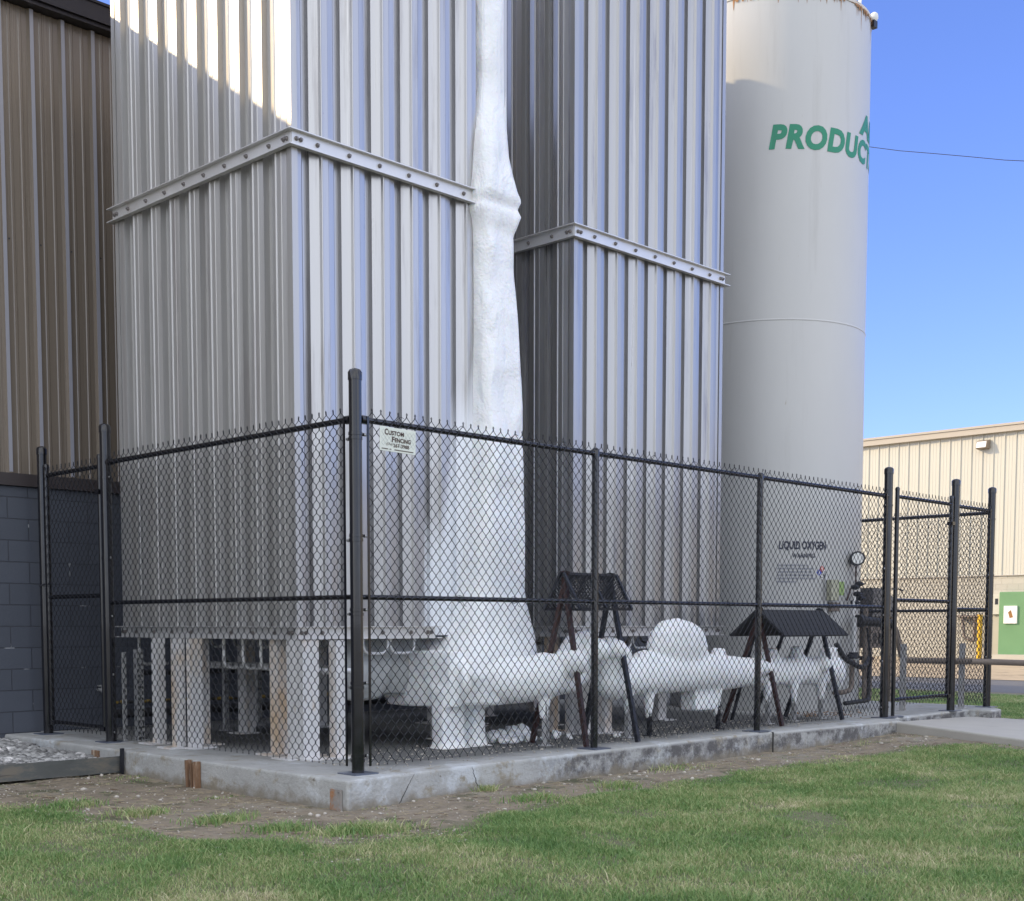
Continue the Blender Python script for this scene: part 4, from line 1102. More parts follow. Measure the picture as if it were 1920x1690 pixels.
def gate(name, label, p0, p1, z0, z1, zm, hinge_at):
    """framed gate leaf between p0 and p1 (xy)"""
    T = thing(name, label, 'gate', 'chain link gates')
    p0 = Vector((*p0, 0)); p1 = Vector((*p1, 0)); t = (p1 - p0).normalized(); r = .024
    for p, zz in ((p0, z0), (p1, z0)):
        MB().tube([p + Vector((0, 0, zz)), p + Vector((0, 0, z1 + .085))], r, 14).build('stile', M['black'], T, True)
        MB().lathe((p.x, p.y, z1 + .0855), [(r * 1.08, -.02), (r * 1.08, .002), (r * .7, .016), (.002, .02)], 14).build('stile_cap', M['black'], T, True)
    for z, nm in ((z1, 'top_bar'), (zm, 'middle_bar'), (z0 + .03, 'bottom_bar')):
        MB().tube([p0 + t * r + Vector((0, 0, z)), p1 - t * r + Vector((0, 0, z))], .02, 12).build(nm, M['black'], T, True)
    nrm = Vector((-t.y, t.x, 0)); nrm = nrm if nrm.x * -.7 + nrm.y * -.7 > 0 else -nrm
    a = p0 + t * .035 + nrm * .026; b = p1 - t * .035 + nrm * .026
    wiremesh('wire_mesh', (a.x, a.y), (b.x, b.y), z0 - .02, z1 + .05, T)
    h = p0 if hinge_at == 0 else p1; dd = -t if hinge_at == 0 else t
    for z in (z0 + .02, z1 - .22):
        mb = MB(); mb.box(h.x - .035, h.y - .035, z - .02, h.x + .035, h.y + .035, z + .02); mb.tube([h + Vector((0, 0, z)), h + dd * .09 + Vector((0, 0, z))], .015, 10); mb.tube([h + dd * .03 + Vector((0, 0, z - .05)), h + dd * .03 + Vector((0, 0, z + .03))], .013, 8)
        mb.build('hinge', M['black'], T, True)
    l = p1 if hinge_at == 0 else p0; d2 = -dd
    mb = MB(); mb.bar(l + Vector((0, 0, zm + .12)) - d2 * .03, l + Vector((0, 0, zm + .12)) + d2 * .10, .03, .012); mb.tube([l + nrm * .04 + Vector((0, 0, zm + .12)), l + nrm * .09 + Vector((0, 0, zm + .10))], .008, 8)
    mb.build('latch', M['darksteel'], T, True)
    return T
gate('chain_link_gate', 'black chain link gate at the left, between the fence and the block wall', (0, YG + .10), (0, YL - .08), .09, RAIL - .02, 1.27, 0)
T = gate('chain_link_gate', 'black chain link gate at the right, above the pale concrete path', (X4 + .20, 0), (X5 - .10, 0), .16, RAIL + .01, 1.285, 1)
MB().tube([(X4 + .20, 0, .012), (X4 + .20, 0, .159)], .02, 10).build('drop_rod', M['black'], T, True)
MB().lathe((X4 + .24, 0.02, .001), [(.12, 0), (.12, .006), (.03, .008)], 24).build('floor_socket', M['galv_plate'], T, True)

EF = thing('chain_link_fence', 'short black chain link panel right of the right gate', 'fence')
post(EF, X5, 0, 2.68, rc * 1.05); post(EF, XE, 0, 2.66, rc * 1.02)
rail(EF, (X5 + .04, 0, RAIL), (XE - .04, 0, RAIL)); rail(EF, (X5 + .04, 0, 1.20), (XE - .04, 0, 1.20), .018, 'middle_rail')
wiremesh('wire_mesh', (X5 + .07, ym), (XE - .09, ym), .06, RAIL + .055, EF)
for z in BZ: band(EF, XE, 0, z, rc, (-1, 0))
MB().box(XE - .10, ym - .005, .05, XE - .082, ym + .002, RAIL + .02).build('tension_bar', M['black'], EF)
BF = thing('chain_link_fence', 'black chain link fence along the far end of the slab, behind the tank pipes', 'fence')
rail(BF, (XE, .05, RAIL - .02), (XE, 4.7, RAIL - .02)); rail(BF, (XE, .05, 1.19), (XE, 4.7, 1.19), .018, 'middle_rail')
post(BF, XE, 2.4, 2.41, .03); post(BF, XE, 4.72, 2.5, .03)
wiremesh('wire_mesh', (XE + .03, .08), (XE + .03, 2.4), .06, RAIL + .03, BF); wiremesh('wire_mesh', (XE + .03, 2.4), (XE + .03, 4.7), .06, RAIL + .03, BF)

# ------------------------------------------------------------------ sign on the fence
SG = thing('fence_sign', 'white metal fence company sign wired to the top of the front fence', 'sign')
mb = MB(); mb.box(0, 0, 0, .325, .004, .165); sp = mb.build('sign_plate', mat('sign_white', (0.72, 0.75, 0.66), .5), SG, bevel=.0015)
SG.location = (.178, -.042, 2.205); SG.rotation_euler = (0, 0.02, 0)
def sign_text(t, x, z, h, w, m, bold=.0, name='lettering'):
    me = text_mesh(t, 1, name, bold=bold)
    xs = [v.co.x for v in me.vertices]; ys = [v.co.y for v in me.vertices]; x0, x1 = min(xs), max(xs); y0, y1 = min(ys), max(ys)
    for v in me.vertices:
        a = (v.co.x - x0) / (x1 - x0) * w; b = (v.co.y - y0) / (y1 - y0) * h; v.co = Vector((x + a, -.002, z + b))
    me.materials.clear(); me.materials.append(m); o = bpy.data.objects.new(name, me); COL.objects.link(o); o.parent = SG
br = mat('sign_brown', (0.07, 0.035, 0.02), .5); sgn = mat('sign_grey_line', (0.45, 0.48, 0.45), .5)
sign_text('C', .040, .110, .042, .030, br, .03); sign_text('USTOM', .074, .112, .030, .140, br, .03)
sign_text('F', .105, .066, .038, .024, br, .03); sign_text('ENCiNG', .132, .068, .030, .145, br, .03)
sign_text('(574)', .055, .036, .022, .055, br, .0); sign_text('267-3988', .118, .032, .026, .145, br, .02)
mb = MB()
for (a, b) in ((.015, .07), (.085, .10), (.13, .30)):
    x = a
    while x < b: mb.box(x, -.0022, .012, x + .0035, -.0012, .019); x += .006
mb.build('small_print', br, SG)
mb = MB()
for i in range(9):
    for j in range(3):
        cx, cz = .03 + i * .034, .055 + j * .037
        if True:
            for (a, b) in (((0, -.018), (.017, 0)), ((.017, 0), (0, .018)), ((0, .018), (-.017, 0)), ((-.017, 0), (0, -.018))):
                mb.bar((cx + a[0], -.0006, cz + a[1]), (cx + b[0], -.0006, cz + b[1]), .0012, .0012)
mb.build('printed_diamonds', sgn, SG)

# ------------------------------------------------------------------ brown building
YW = 4.85
BB = thing('factory_building', 'dark brown metal sided building on a slate blue block base, left edge', 'building')
MB().box(-26, YW, -.4, 8.7, YW + .25, 2.30).build('block_wall', M['cmu'], BB)
MB().box(-26, YW - .035, 2.305, 8.7, YW + .2, 2.42).build('sill_flashing', mat('bronze_flashing', (0.06, 0.05, 0.05), .4), BB)
mb = MB()
pts = [(-26, 0)]; x = -26 + .1
base = .135
k0 = int((-26 - base) / PER)
for k in range(k0 + 1, 60):
    c = base + k * PER
    if c > 8.55: break
    for (dx, w1, w2, h) in ((0, .034, .016, .034),): pts += [(c - w1, 0), (c - w2, h), (c + w2, h), (c + w1, 0)]
    for dx in (.10, .205): pts += [(c + dx - .018, 0), (c + dx - .010, .007), (c + dx + .010, .007), (c + dx + .018, 0)]
pts.append((8.7, 0))
face_sheet(mb, pts, lambda t, d, z: (t, YW - d, z), 2.42, 6.66)
mb.build('metal_siding', M['siding_brown'], BB)
rib_sheen = mat('rib_sky_sheen', (0.33, 0.33, 0.37), 0.4, 0.0, 0.05, 1.0, (8, 8, .3))  # sky reflection on the ribs, painted as pale strips
mb = MB()
for k in range(-34, 28):
    c = base + k * PER
    mb.box(c - .0175, YW - .0375, 2.43, c + .0175, YW - .0345, 6.655)
mb.build('rib_sheen_strip', rib_sheen, BB)
mb = MB()
mb.add([(8.7, YW, -.4), (8.7, 34, -.4), (8.7, 34, 6.6), (8.7, YW, 6.6)], [(0, 1, 2, 3)]); mb.add([(-26, YW + .3, -.4), (-26, 34, -.4), (-26, 34, 6.6), (-26, YW + .3, 6.6)], [(0, 1, 2, 3)])
mb.add([(-26, 34, -.4), (8.7, 34, -.4), (8.7, 34, 6.6), (-26, 34, 6.6)], [(0, 1, 2, 3)]); mb.build('side_wall', M['siding_brown'], BB)
mb = MB(); mb.add([(-26.1, YW - .05, 6.84), (8.8, YW - .05, 6.84), (8.8, 34, 6.95), (-26.1, 34, 6.95)], [(0, 1, 2, 3)]); mb.build('roof', M['fascia'], BB)
mb = MB(); mb.box(-26, YW - .13, 6.665, 8.75, YW + .1, 6.70); mb.box(-26, YW - .16, 6.701, 8.75, YW - .02, 6.86); mb.box(-26.0, YW - .175, 6.861, 8.75, YW - .02, 6.885); mb.build('gutter', M['fascia'], BB)
mb = MB()
for k in range(-12, 4): mb.lathe((base + k * PER + .055, YW - .001, 4.55 + 0), [(.007, 0), (.007, .01)], 8)
mb.build('siding_screw', M['darksteel'], BB)

AX = thing('added_dark_block', 'low dark block added behind towers and tank to close a bright gap', 'building')  # added mass, hides the sunlit yard that showed under the second tower
MB().box(8.71, YW + .3, -.4, 12.4, 12, 2.9).build('block_wall', M['cmu'], AX)
MB().box(8.71, YW + .2, 2.905, 12.5, 12.1, 3.0).build('roof', M['fascia'], AX)

# pipes along the block wall
o = pipe('wall_pipe', [(.62, 4.62, .26), (6.5, 4.62, .22)], .017, M['yellow_dull'], None); tag(o, 'yellow gas pipe low along the block wall behind the first tower', 'pipe', 'pipes along the block wall')
o = pipe('wall_pipe', [(.62, 4.60, .15), (6.5, 4.60, .14)], .045, M['insul'], None); tag(o, 'thick black pipe just below the yellow pipe on the block wall', 'pipe', 'pipes along the block wall')
o = pipe('wall_pipe', [(.9, 4.50, .55), (6.5, 4.50, .52)], .03, M['insul'], None); tag(o, 'black pipe above the yellow pipe, seen under the first tower', 'pipe', 'pipes along the block wall')
T = thing('hose_bib', 'small metal tap fixed to the block wall behind the left gate', 'tap')
pipe('tap_body', [(.66, 4.84, .38), (.66, 4.74, .38), (.66, 4.72, .31)], .014, M['galv'], T); pipe('tap_handle', [(.62, 4.76, .42), (.70, 4.76, .42)], .008, M['galv'], T); pipe('tap_stem', [(.66, 4.76, .39), (.66, 4.76, .42)], .006, M['galv'], T)

# ------------------------------------------------------------------ pipework right of the tank
o = thing('insulated_pipe', 'black insulated pipe that drops from the tank and runs out through the right gate', 'pipe')
pipe('pipe_run', [(8.35, .86, 1.06), (8.62, .84, 1.05), (8.98, .78, 1.02), (9.06, .76, .95), (9.10, .70, .62), (9.16, .66, .58), (9.3, .4, .575), (9.55, -.2, .57), (9.62, -.75, .56), (9.35, -1.0, .50)], .036, M['pipe_grey'], o)
pipe('pipe_sleeve', [(8.38, .85, 1.06), (8.62, .84, 1.05), (8.97, .78, 1.025)], .055, M['insul'], o)
mb = MB(); mb.tube([(8.30, .86, 1.06), (8.42, .86, 1.06)], .075, 14); mb.build('pipe_flange', M['insul'], o, True)
pipe('pipe_run', [(9.35, -1.0, .50), (9.2, -.9, .46), (9.7, -1.5, .45), (9.9, -2.4, .44)], .034, M['pipe_grey'], o)
strut(8.58, .41, .79, 'rusty strut post behind the right gate, holding the pipe', M['galv'], .055, 'strut posts of the pipe by the right gate')
strut(9.55, .14, .79, 'strut post behind the short panel right of the gate', M['galv'], .055, 'strut posts of the pipe by the right gate')
T = thing('pump_cabinet', 'grey hooded equipment cabinet beside the white tank, behind the fence', 'cabinet')
mb = MB(); mb.add([(9.95 + .15, 1.7, 0), (10.65, 1.7, 0), (10.65, 2.2, 0), (10.10, 2.2, 0)], [(0, 1, 2, 3)])
MB().box(10.1, 1.66, -.2, 10.15, 1.71, 1.2).build('leg', M['pipe_grey'], T); MB().box(10.65, 1.66, -.2, 10.70, 1.71, 1.2).build('leg', M['pipe_grey'], T)
MB().box(10.1, 2.15, -.2, 10.15, 2.2, 1.2).build('leg', M['pipe_grey'], T); MB().box(10.65, 2.15, -.2, 10.70, 2.2, 1.2).build('leg', M['pipe_grey'], T)
mb = MB(); mb.add([(10.06, 1.62, 1.12), (10.74, 1.62, 1.12), (10.74, 2.24, 1.12), (10.06, 2.24, 1.12), (10.06, 1.62, 1.50), (10.42, 1.62, 1.50), (10.74, 1.62, 1.30), (10.06, 2.24, 1.50), (10.42, 2.24, 1.50), (10.74, 2.24, 1.30)],
   [(0, 1, 6, 5, 4), (3, 2, 9, 8, 7), (0, 3, 2, 1), (4, 5, 8, 7), (5, 6, 9, 8), (1, 2, 9, 6), (0, 3, 7, 4)]); mb.build('hood', mat('grey_hood', (0.16, 0.15, 0.145), .6, .1, .15, 4), T)
MB().box(10.16, 1.72, .70, 10.64, 2.14, 1.1195).build('machine_box', M['pipe_grey'], T)
MB().box(10.2, 1.705, .76, 10.34, 1.719, .9).build('window_panel', M['darksteel'], T); MB().box(10.42, 1.705, .76, 10.58, 1.719, .9).build('window_panel', M['darksteel'], T)
MB().lathe((10.38, 1.9, .62), [(.03, .079), (.03, -.03), (.13, -.05), (.13, -.08), (.02, -.09)], 16).build('motor', M['darkred'], T, True)

# ------------------------------------------------------------------ far cream building
XC = 38.6
CB = thing('warehouse', 'long cream metal sided warehouse in sunlight at the right edge', 'building')
MB().box(XC, -60, -.4, XC + .3, 60, 2.70).build('block_base', M['cmu_cream'], CB)
mb = MB(); pts = [(-60, 0)]; y = -59.7
while y < 59.7:
    pts += [(y, 0), (y + .018, .038), (y + .045, .038), (y + .063, 0)]
    for d in (.15, .26): pts += [(y + d, 0), (y + d + .012, .008), (y + d + .030, .008), (y + d + .042, 0)]
    y += .395
pts.append((60, 0))
face_sheet(mb, pts, lambda t, d, z: (XC + .02 - d, t, z), 2.72, 7.70); mb.build('metal_siding', M['cream'], CB)
MB().box(XC - .06, -60, 2.69, XC + .05, 60, 2.715).build('drip_flashing', M['cream_trim'], CB)
mb = MB(); mb.box(XC - .18, -60, 7.62, XC + .3, 60, 7.82); mb.box(XC - .22, -60, 7.821, XC + .3, 60, 7.90); mb.build('gutter', M['cream_trim'], CB)
mb = MB(); mb.add([(XC - .1, -60, 7.905), (XC + 30, -60, 8.1), (XC + 30, 60, 8.1), (XC - .1, 60, 7.905)], [(0, 1, 2, 3)]); mb.build('roof', M['cream_trim'], CB)
lp = MB(); lp.add([(XC - .02, 12.72, 7.10), (XC - .02, 13.16, 7.10), (XC - .30, 13.13, 7.13), (XC - .30, 12.75, 7.13), (XC - .02, 12.72, 7.42), (XC - .02, 13.16, 7.42), (XC - .22, 13.13, 7.36), (XC - .22, 12.75, 7.36)],
   [(0, 1, 2, 3), (4, 5, 6, 7), (0, 1, 5, 4), (1, 2, 6, 5), (2, 3, 7, 6), (3, 0, 4, 7)])
L_ = lp.build('wall_lamp', mat('bronze_lamp', (0.25, 0.2, 0.15), .5), CB)
MB().add([(XC - .303, 12.77, 7.14), (XC - .303, 13.11, 7.14), (XC - .232, 13.11, 7.345), (XC - .232, 12.77, 7.345)], [(0, 1, 2, 3)]).build('lens', M['white'], L_)
T = thing('utility_cabinet', 'green cabinet with white label plate against the cream warehouse wall', 'cabinet')
MB().box(XC - .55, 10.6, -.2, XC - .02, 12.03, 2.12).build('body', M['door_green'], T, bevel=.02)
MB().box(XC - .62, 11.38, 1.04, XC - .551, 11.83, 1.64).build('meter_box', M['white'], T)
MB().box(XC - .9, 10.4, -.2, XC - .1, 12.2, -.02).build('plinth', M['cream_base'], T)
MB().add([(XC - .623, 11.50, 1.25), (XC - .623, 11.62, 1.22), (XC - .623, 11.68, 1.42), (XC - .623, 11.58, 1.5)], [(0, 1, 2, 3)]).build('emblem', M['leaf'], T)
T = thing('electric_box', 'small cream electric box on the wall left of the green cabinet', 'box')
MB().box(XC - .25, 12.08, 1.36, XC - .01, 12.46, 2.05).build('case', M['cream'], T)
MB().box(XC - .262, 12.20, 1.70, XC - .251, 12.30, 1.90).build('meter_window', M['darksteel'], T)
MB().box(XC - .12, 12.10, -.19, XC - .01, 12.44, 1.355).build('conduit_cover', M['cream_base'], T)
T = thing('gas_meter', 'looped gas meter pipework on the cream warehouse wall, seen through the right fence', 'meter')
pipe('meter_pipe', [(XC - .1, 13.45, 1.32), (XC - .3, 13.45, 1.32), (XC - .3, 13.35, .55), (XC - .3, 13.0, .40), (XC - .3, 12.98, 1.32), (XC - .1, 12.98, 1.32)], .05, M['pipe_grey'], T)
MB().box(XC - .4, 12.85, 1.26, XC - .02, 13.7, 1.33).build('bracket', M['pipe_grey'], T)
o = pipe('gas_riser', [(XC - .35, 12.78, -.2), (XC - .35, 12.78, 1.35)], .085, M['yellow'], None); tag(o, 'yellow upright pipe on the ground in front of the cream warehouse', 'bollard')
# overhead wire
mb = MB(); pts = []
for i in range(25):
    u = i / 24; y = 30 - u * 40; yy = 40 - 45 * u; pts.append((XC + 20, yy, 26.51 - .334 * (28.71 - yy) + .0045 * (yy - 28.71) * (yy - 20.28) + .03 * math.sin(u * 40)))
mb.tube(pts, .018, 6); o = mb.build('overhead_wire', M['black'], None, True); tag(o, 'thin black wire sagging across the sky right of the tank', 'wire')

# ------------------------------------------------------------------ small things on the ground
ed = MB(); ed.bar((-6.0, 2.95, -.115), (-.31, 2.67, -.115), .022, .13); o = ed.build('edging_board', M['edging'], None); tag(o, 'dark weathered edging board holding back the gravel at the left', 'edging')
def plate(name, x, y0, y1, z0, z1, m, label, cat):
    o = MB().box(x - .014, y0, z0, x, y1, z1).build(name, m, None, bevel=.002); return tag(o, label, cat)
T = thing('steel_plate', 'rusty steel plate bolted to the near corner of the concrete kerb', 'plate')
MB().box(-.316, -.21, -.26, -.302, -.09, -.065).build('plate', M['rusty'], T, bevel=.002)
MB().lathe((-.318, -.185, -.085), [(.008, 0), (.008, .006)], 8).build('bolt', M['bolt'], T)
plate('wood_block', -.302, 3.02, 3.14, -.12, -.03, M['wood'], 'small weathered wood block set in the kerb below the left gate post', 'wood block')
st = MB(); st.bar((-.33, 1.60, -.26), (-.335, 1.61, .0), .045, .028, (0, 1, 0)); st.bar((-.33, 1.50, -.26), (-.33, 1.50, -.005), .05, .03, (0, 1, 0)); st.bar((-.32, 1.55, -.25), (-.32, 1.56, -.02), .05, .02, (0, 1, 0))
o = st.build('wooden_stake', M['wood'], None); tag(o, 'split brown wooden stake against the left kerb', 'stake')
st = MB(); st.bar((-.33, 2.62, -.26), (-.33, 2.60, .02), .03, .02, (0, 1, 0)); o = st.build('metal_stake', M['darksteel'], None); tag(o, 'thin dark stake leaning where the edging board meets the kerb', 'stake')
# cracks in the kerb: thin crooked lines let into the face
def crack(label, x, z0, z1, dx, yf):
    mb = MB(); n = 14; rr = random.Random(int(x * 100)); pts = []
    for i in range(n + 1):
        u = i / n; pts.append((x + dx * u + rr.uniform(-.006, .006), z0 + (z1 - z0) * u))
    for i in range(n):
        w0 = .0035 * (1.2 - abs(i / n - .2)); a, b = pts[i], pts[i + 1]
        mb.add([(a[0] - w0, yf(a[0]) - .0015, a[1]), (a[0] + w0, yf(a[0]) - .0015, a[1]), (b[0] + w0, yf(b[0]) - .0015, b[1]), (b[0] - w0, yf(b[0]) - .0015, b[1])], [(0, 1, 2, 3)])
    o = mb.build('kerb_crack', M['crack'], None); tag(o, label, 'crack')
yk = lambda x: (-.26 + (x + .3) * .075) if x < .9 else (-.17 + (x - .9) * .019)
crack('long diagonal crack in the kerb just right of the near corner post', .18, -.20, -.01, .14, yk)
crack('fine crack in the kerb below the white icy leg', .98, -.16, -.01, -.06, yk)
st = MB(); st.box(4.953, -.139, -.2, 4.960, -.100, -.004); o = st.build('kerb_joint', M['crack'], None); tag(o, 'dark open joint in the kerb below the third fence post', 'joint')

def scatter_rocks(name, m, pts, label=None, sub=1, seed=1, flat=.6):
    bm0 = bmesh.new(); bmesh.ops.create_icosphere(bm0, subdivisions=sub, radius=1)
    bv = np.array([v.co[:] for v in bm0.verts]); bf = np.array([[v.index for v in f.verts] for f in bm0.faces]); bm0.free()
    rg = np.random.default_rng(seed); V = []; F = []
    for i, (x, y, z, r) in enumerate(pts):
        a = rg.uniform(0, 6.28); s = np.array([rg.uniform(.8, 1.5), rg.uniform(.6, 1.0), rg.uniform(flat * .7, flat * 1.2)]) * r
        v = bv * s * (1 + rg.normal(0, .06, (len(bv), 1))); tl = rg.uniform(-.4, .4)
        v = np.stack([v[:, 0], v[:, 1] * math.cos(tl) - v[:, 2] * math.sin(tl), v[:, 1] * math.sin(tl) + v[:, 2] * math.cos(tl)], 1)
        v = np.stack([v[:, 0] * math.cos(a) - v[:, 1] * math.sin(a) + x, v[:, 0] * math.sin(a) + v[:, 1] * math.cos(a) + y, v[:, 2] + z], 1)
        F.append(bf + i * len(bv)); V.append(v)
    V = np.concatenate(V); F = np.concatenate(F)
    me = bpy.data.meshes.new(name); me.from_pydata(V.tolist(), [], F.tolist()); me.update(); me.materials.append(m)
    me.polygons.foreach_set('use_smooth', [True] * len(F))
    o = bpy.data.objects.new(name, me); COL.objects.link(o); return tag(o, label, kind='stuff')
stone_rand = M['stone'].copy(); stone_rand.name = 'river_stone_mixed'
t, p = nodes_of(stone_rand); src = p.inputs['Base Color'].links[0].from_socket
gi = t.nodes.new('ShaderNodeNewGeometry'); mr = t.nodes.new('ShaderNodeMapRange'); mr.inputs[3].default_value = .35; mr.inputs[4].default_value = 1.6
t.links.new(gi.outputs['Random Per Island'], mr.inputs[0]); mx = t.nodes.new('ShaderNodeVectorMath'); mx.operation = 'SCALE'
t.links.new(src, mx.inputs[0]); t.links.new(mr.outputs[0], mx.inputs[3]); t.links.new(mx.outputs[0], p.inputs['Base Color'])
rg = np.random.default_rng(5); pts = []
for _ in range(5200):
    x = rg.uniform(-3.6, -.33); y = rg.uniform(2.80, 4.84)
    if y < 2.67 + .05 * (-.31 - x) + .03: continue
    pts.append((x, y, -.115 + .055 * (y - 2.8) / 2 + rg.uniform(0, .022), rg.uniform(.018, .04)))
MB().add([(-6, 2.7, -.13), (-.31, 2.7, -.13), (-.31, 4.85, -.09), (-6, 4.85, -.09)], [(0, 1, 2, 3)]).build('gravel_bed_ground', M['asphalt'])['kind'] = 'structure'
scatter_rocks('gravel', stone_rand, pts, 'grey and white river stones between the wall and the edging board', 2)
# debris: pebbles, twigs in the bare earth
pts = []
for _ in range(4200):
    x = rg.uniform(-1.8, 7.2); y = rg.uniform(-1.7, 2.9)
    if x > -.33 and y > -.14: continue
    if x > -.2 and y < -1.1: continue
    r = rg.uniform(.003, .009) if rg.random() < .93 else rg.uniform(.012, .022)
    pts.append((x, y, gz(x, y) + r * .3, r))
scatter_rocks('pebbles', M['pebble'], pts, 'small pale pebbles scattered on the bare earth', 1, 3)
pts = [(rg.uniform(.2, 6.5), rg.uniform(.0, 1.2), .004, rg.uniform(.003, .011)) for _ in range(900)]
scatter_rocks('slab_debris', M['pebble'], pts, 'grit and pebbles scattered over the slab', 1, 4)
def strips(name, m, items, label, w=(.002, .005)):
    V = []; F = []
    for (x, y, z, L, a, wd) in items:
        d = np.array([math.cos(a), math.sin(a)]); nn = np.array([-d[1], d[0]]) * wd; n = len(V); k = 4
        cv = rg.uniform(-.25, .25)
        for i in range(k + 1):
            u = i / k - .5; c = np.array([x, y]) + d * L * u + np.array([-d[1], d[0]]) * cv * L * (u * u * 4 - .5) * .5
            zz = z + .004 + rg.uniform(0, .006)
            V += [(c[0] + nn[0], c[1] + nn[1], zz), (c[0] - nn[0], c[1] - nn[1], zz + .002)]
        F += [(n + 2 * i, n + 2 * i + 1, n + 2 * i + 3, n + 2 * i + 2) for i in range(k)]
    me = bpy.data.meshes.new(name); me.from_pydata(V, [], F); me.update(); me.materials.append(m); o = bpy.data.objects.new(name, me); COL.objects.link(o); return tag(o, label, kind='stuff')
straw = mat('dry_straw', (0.30, 0.25, 0.16), .9, 0, .3, 9)
it = []
for _ in range(7000):
    x = rg.uniform(-1.9, 7.0); y = rg.uniform(-1.5, 2.9)
    if x > -.33 and y > -.16: continue
    if x > -.2 and y < -1.05: continue
    it.append((x, y, gz(x, y), rg.uniform(.02, .09), rg.uniform(0, 3.14), rg.uniform(.001, .0028)))
for _ in range(0):
    x = rg.uniform(-4, 6.6); y = rg.uniform(-6, 1.5)
    if not in_poly(np.array([x]), np.array([y]), LAWN)[0]: continue
    it.append((x, y, gz(x, y) + rg.uniform(.004, .018), rg.uniform(.03, .08), rg.uniform(0, 3.14), rg.uniform(.0012, .0024)))
strips('dry_straw_litter', straw, it, 'dry straw and clippings on the bare earth')
pts = [(rg.normal(7.35, .25), rg.normal(.75, .18), .01, rg.uniform(.008, .016)) for _ in range(160)]
scatter_rocks('fallen_leaves', M['leaf'], pts, 'orange leaves gathered at the foot of the white tank', 1, 8, .25)

# ------------------------------------------------------------------ grass
def grass_mat():
    m = bpy.data.materials.new('grass_blades'); m.use_nodes = True; t, p = nodes_of(m)
    gi = t.nodes.new('ShaderNodeNewGeometry'); tc = t.nodes.new('ShaderNodeTexCoord')
    nz = t.nodes.new('ShaderNodeTexNoise'); nz.inputs['Scale'].default_value = 1.15; nz.inputs['Detail'].default_value = 7; nz.inputs['Roughness'].default_value = .62
    t.links.new(tc.outputs['Object'], nz.inputs[0])
    a = t.nodes.new('ShaderNodeMath'); a.operation = 'MULTIPLY_ADD'; a.inputs[1].default_value = .50
    t.links.new(gi.outputs['Random Per Island'], a.inputs[0])
    s = t.nodes.new('ShaderNodeMapRange'); s.inputs[1].default_value = .30; s.inputs[2].default_value = .68; s.inputs[4].default_value = .60
    t.links.new(nz.outputs[0], s.inputs[0]); t.links.new(s.outputs[0], a.inputs[2])
    cr = t.nodes.new('ShaderNodeValToRGB'); e = cr.color_ramp.elements
    e[0].position = 0; e[0].color = (.085, .165, .055, 1); e[1].position = 1; e[1].color = (.72, .64, .42, 1)
    for pos, c in ((.28, (.135, .26, .075, 1)), (.52, (.235, .36, .115, 1)), (.78, (.43, .45, .21, 1))):
        q = e.new(pos); q.color = c
    t.links.new(a.outputs[0], cr.inputs[0]); t.links.new(cr.outputs[0], p.inputs['Base Color'])
    p.inputs['Roughness'].default_value = .55
    tr = t.nodes.new('ShaderNodeBsdfTranslucent'); t.links.new(cr.outputs[0], tr.inputs[0])
    mx = t.nodes.new('ShaderNodeMixShader'); mx.inputs[0].default_value = .3
    t.links.new(p.outputs[0], mx.inputs[1]); t.links.new(tr.outputs[0], mx.inputs[2]); t.links.new(mx.outputs[0], t.nodes['Material Output'].inputs[0])
    return m
GM = grass_mat()
def blades(name, px, py, pz, hgt, wid, label, seed=0):
    rg = np.random.default_rng(seed); n = len(px)
    a = rg.uniform(0, 2 * np.pi, n); lean = rg.uniform(.15, 1.35, n) * hgt; la = rg.uniform(0, 2 * np.pi, n)
    dx, dy = np.cos(a) * wid / 2, np.sin(a) * wid / 2; lx, ly = np.cos(la) * lean, np.sin(la) * lean
    V = np.zeros((n, 5, 3))
    V[:, 0] = np.stack([px - dx, py - dy, pz - .004], 1); V[:, 1] = np.stack([px + dx, py + dy, pz - .004], 1)
    V[:, 2] = np.stack([px - dx * .8 + lx * .35, py - dy * .8 + ly * .35, pz + hgt * .55], 1); V[:, 3] = np.stack([px + dx * .8 + lx * .35, py + dy * .8 + ly * .35, pz + hgt * .55], 1)
    V[:, 4] = np.stack([px + lx, py + ly, pz + hgt * rg.uniform(.7, 1.0, n)], 1)
    b = (np.arange(n) * 5)[:, None]
    Q = (b + np.array([[0, 1, 3, 2]])); T_ = (b + np.array([[2, 3, 4]]))
    me = bpy.data.meshes.new(name); me.vertices.add(n * 5); me.vertices.foreach_set('co', V.ravel())
    loops = np.concatenate([Q, T_], 1).ravel(); me.loops.add(len(loops)); me.loops.foreach_set('vertex_index', loops.astype(np.int32))
    starts = (np.arange(n)[:, None] * 7 + np.array([[0, 4]])).ravel(); me.polygons.add(2 * n); me.polygons.foreach_set('loop_start', starts.astype(np.int32))
    me.update(calc_edges=True); me.validate(); me.materials.append(GM)
    o = bpy.data.objects.new(name, me); COL.objects.link(o); return tag(o, label, kind='stuff')
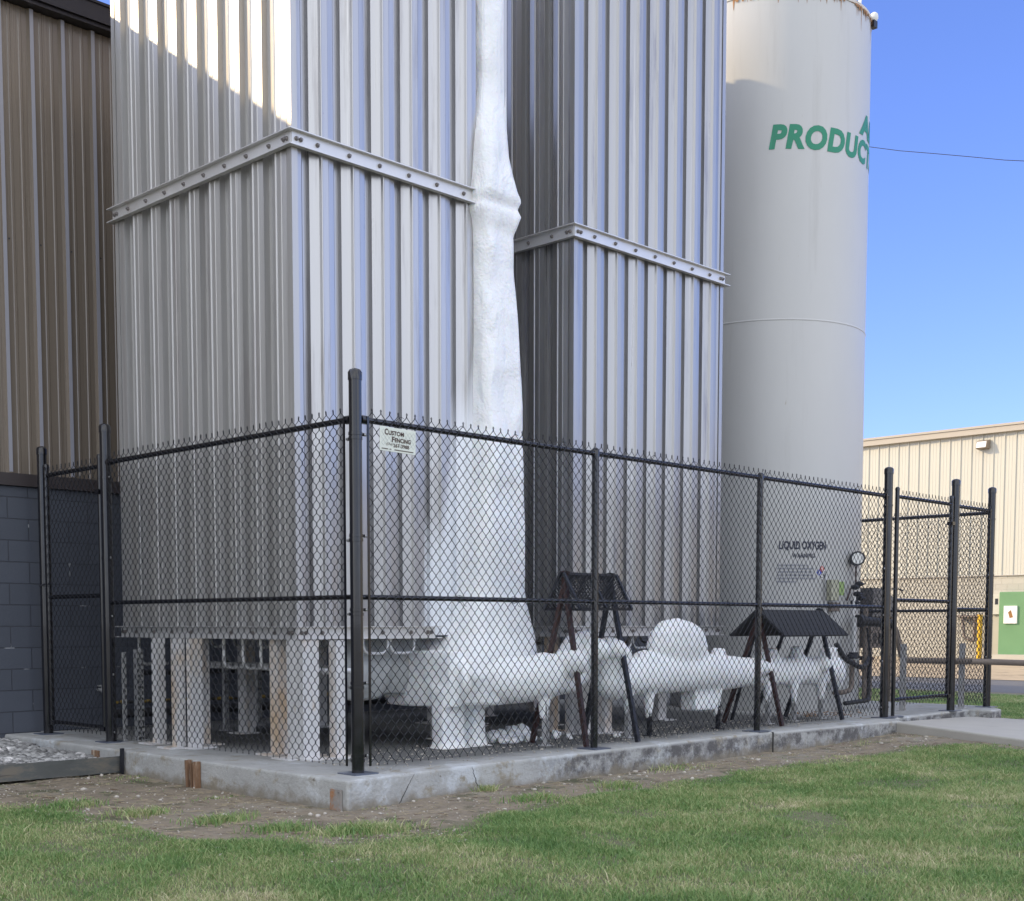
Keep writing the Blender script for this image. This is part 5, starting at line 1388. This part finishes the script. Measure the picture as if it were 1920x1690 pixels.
# vectorised ground height
def gz_arr(px, py):
    return np.array([gz(x, y) for x, y in zip(px, py)])
def lawn_points(n, x0, x1, y0, y1, seed):
    rg = np.random.default_rng(seed); px = rg.uniform(x0, x1, n); py = rg.uniform(y0, y1, n)
    # keep what the view cone can hold, with a margin on both sides
    r = np.array([px - CAM.x, py - CAM.y]); fw = r[0] * math.cos(YAW) + r[1] * math.sin(YAW); rt = r[0] * math.sin(YAW) - r[1] * math.cos(YAW)
    k = (fw > 4.2) & (np.abs(rt) < fw * .52 + .9); return px[k], py[k], fw[k], rg
px, py, fw, rg2 = lawn_points(2300000, -6, 7.2, -7.5, 3.6, 1)
inside = in_poly(px, py, LAWN); d = dist_poly(px, py, LAWN)
cl = np.array([noise.noise(Vector((x * 1.4, y * 1.4, 2.0))) for x, y in zip(px[::1], py[::1])]) if len(px) < 400000 else None
if cl is None:
    gx = np.linspace(-6, 7.2, 265); gy = np.linspace(-7.5, 3.6, 223)
    G = np.array([[noise.fractal(Vector((x * 1.6, y * 1.6, 2.0)), 1, 2, 3) for x in gx] for y in gy]); Hh = np.array([[gz(x, y) for x in gx] for y in gy])
    ix = np.clip(((px + 6) / 13.2 * 264).astype(int), 0, 264); iy = np.clip(((py + 7.5) / 11.1 * 222).astype(int), 0, 222); cl = G[iy, ix]; hz = Hh[iy, ix]
sd = np.where(inside, d, -d)
prob = np.clip(.30 + (sd - .05) * 2.6 + cl * .75, 0, 1) * np.clip(1.15 - fw * .035, .35, 1)
prob *= np.where(sd > .5, np.clip(.85 + cl * .8, .30, 1), 1)
prob = np.where(sd < -.18, np.where(cl > .55, .10, .004), prob)
keep = (rg2.uniform(0, 1, len(px)) < prob * .80) & ~((px > -.33) & (py > -.2))
px, py, fw, hz, cl, sd = px[keep], py[keep], fw[keep], hz[keep], cl[keep], sd[keep]
H = (rg2.uniform(.014, .036, len(px)) + .030 * (rg2.uniform(0, 1, len(px)) > .93) * rg2.uniform(.3, 1, len(px))) * (1 + .75 * cl) * np.clip(.6 + sd * 1.2, .5, 1); Wd = rg2.uniform(.0024, .0046, len(px)) * (1 + fw * .05)
blades('grass', px, py, hz, H, Wd, 'short green lawn in front of the fenced slab', 2)
print('blades', len(px))
# tufts: at the kerb foot and on the earth
tx, ty = [], []
for (cx, cy, s, n) in ((1.02, -.22, .05, 260), (-1.1, .0, .10, 500), (-1.35, .55, .10, 350), (-.8, -.9, .12, 700), (-1.05, -.55, .1, 500), (-.65, -1.0, .12, 600), (1.9, -.75, .12, 300), (.9, -.80, .12, 300), (3.2, -.22, .15, 200), (-1.5, 1.2, .12, 400)):
    tx.append(rg2.normal(cx, s, n)); ty.append(rg2.normal(cy, s * .7, n))
tx = np.concatenate(tx); ty = np.concatenate(ty); k = ~((tx > -.33) & (ty > -.2)); tx, ty = tx[k], ty[k]
blades('weed_tufts', tx, ty, gz_arr(tx, ty), rg2.uniform(.03, .07, len(tx)), rg2.uniform(.004, .009, len(tx)), 'darker weed tufts along the edge of the bare earth', 5)
# grass beyond the slab, far right
n = 160000; px = rg2.uniform(9.9, 16.6, n); py = rg2.uniform(-3, 9, n); k = (px < 15.9 + .08 * py) & ~((px < 10.2) & (py > -.1)) & ((px > 9.7) | (py > -.3)); px, py = px[k], py[k]
blades('far_grass', px, py, np.full(len(px), -.2), rg2.uniform(.03, .055, len(px)), rg2.uniform(.006, .012, len(px)), 'green grass strip between the slab and the road', 6)
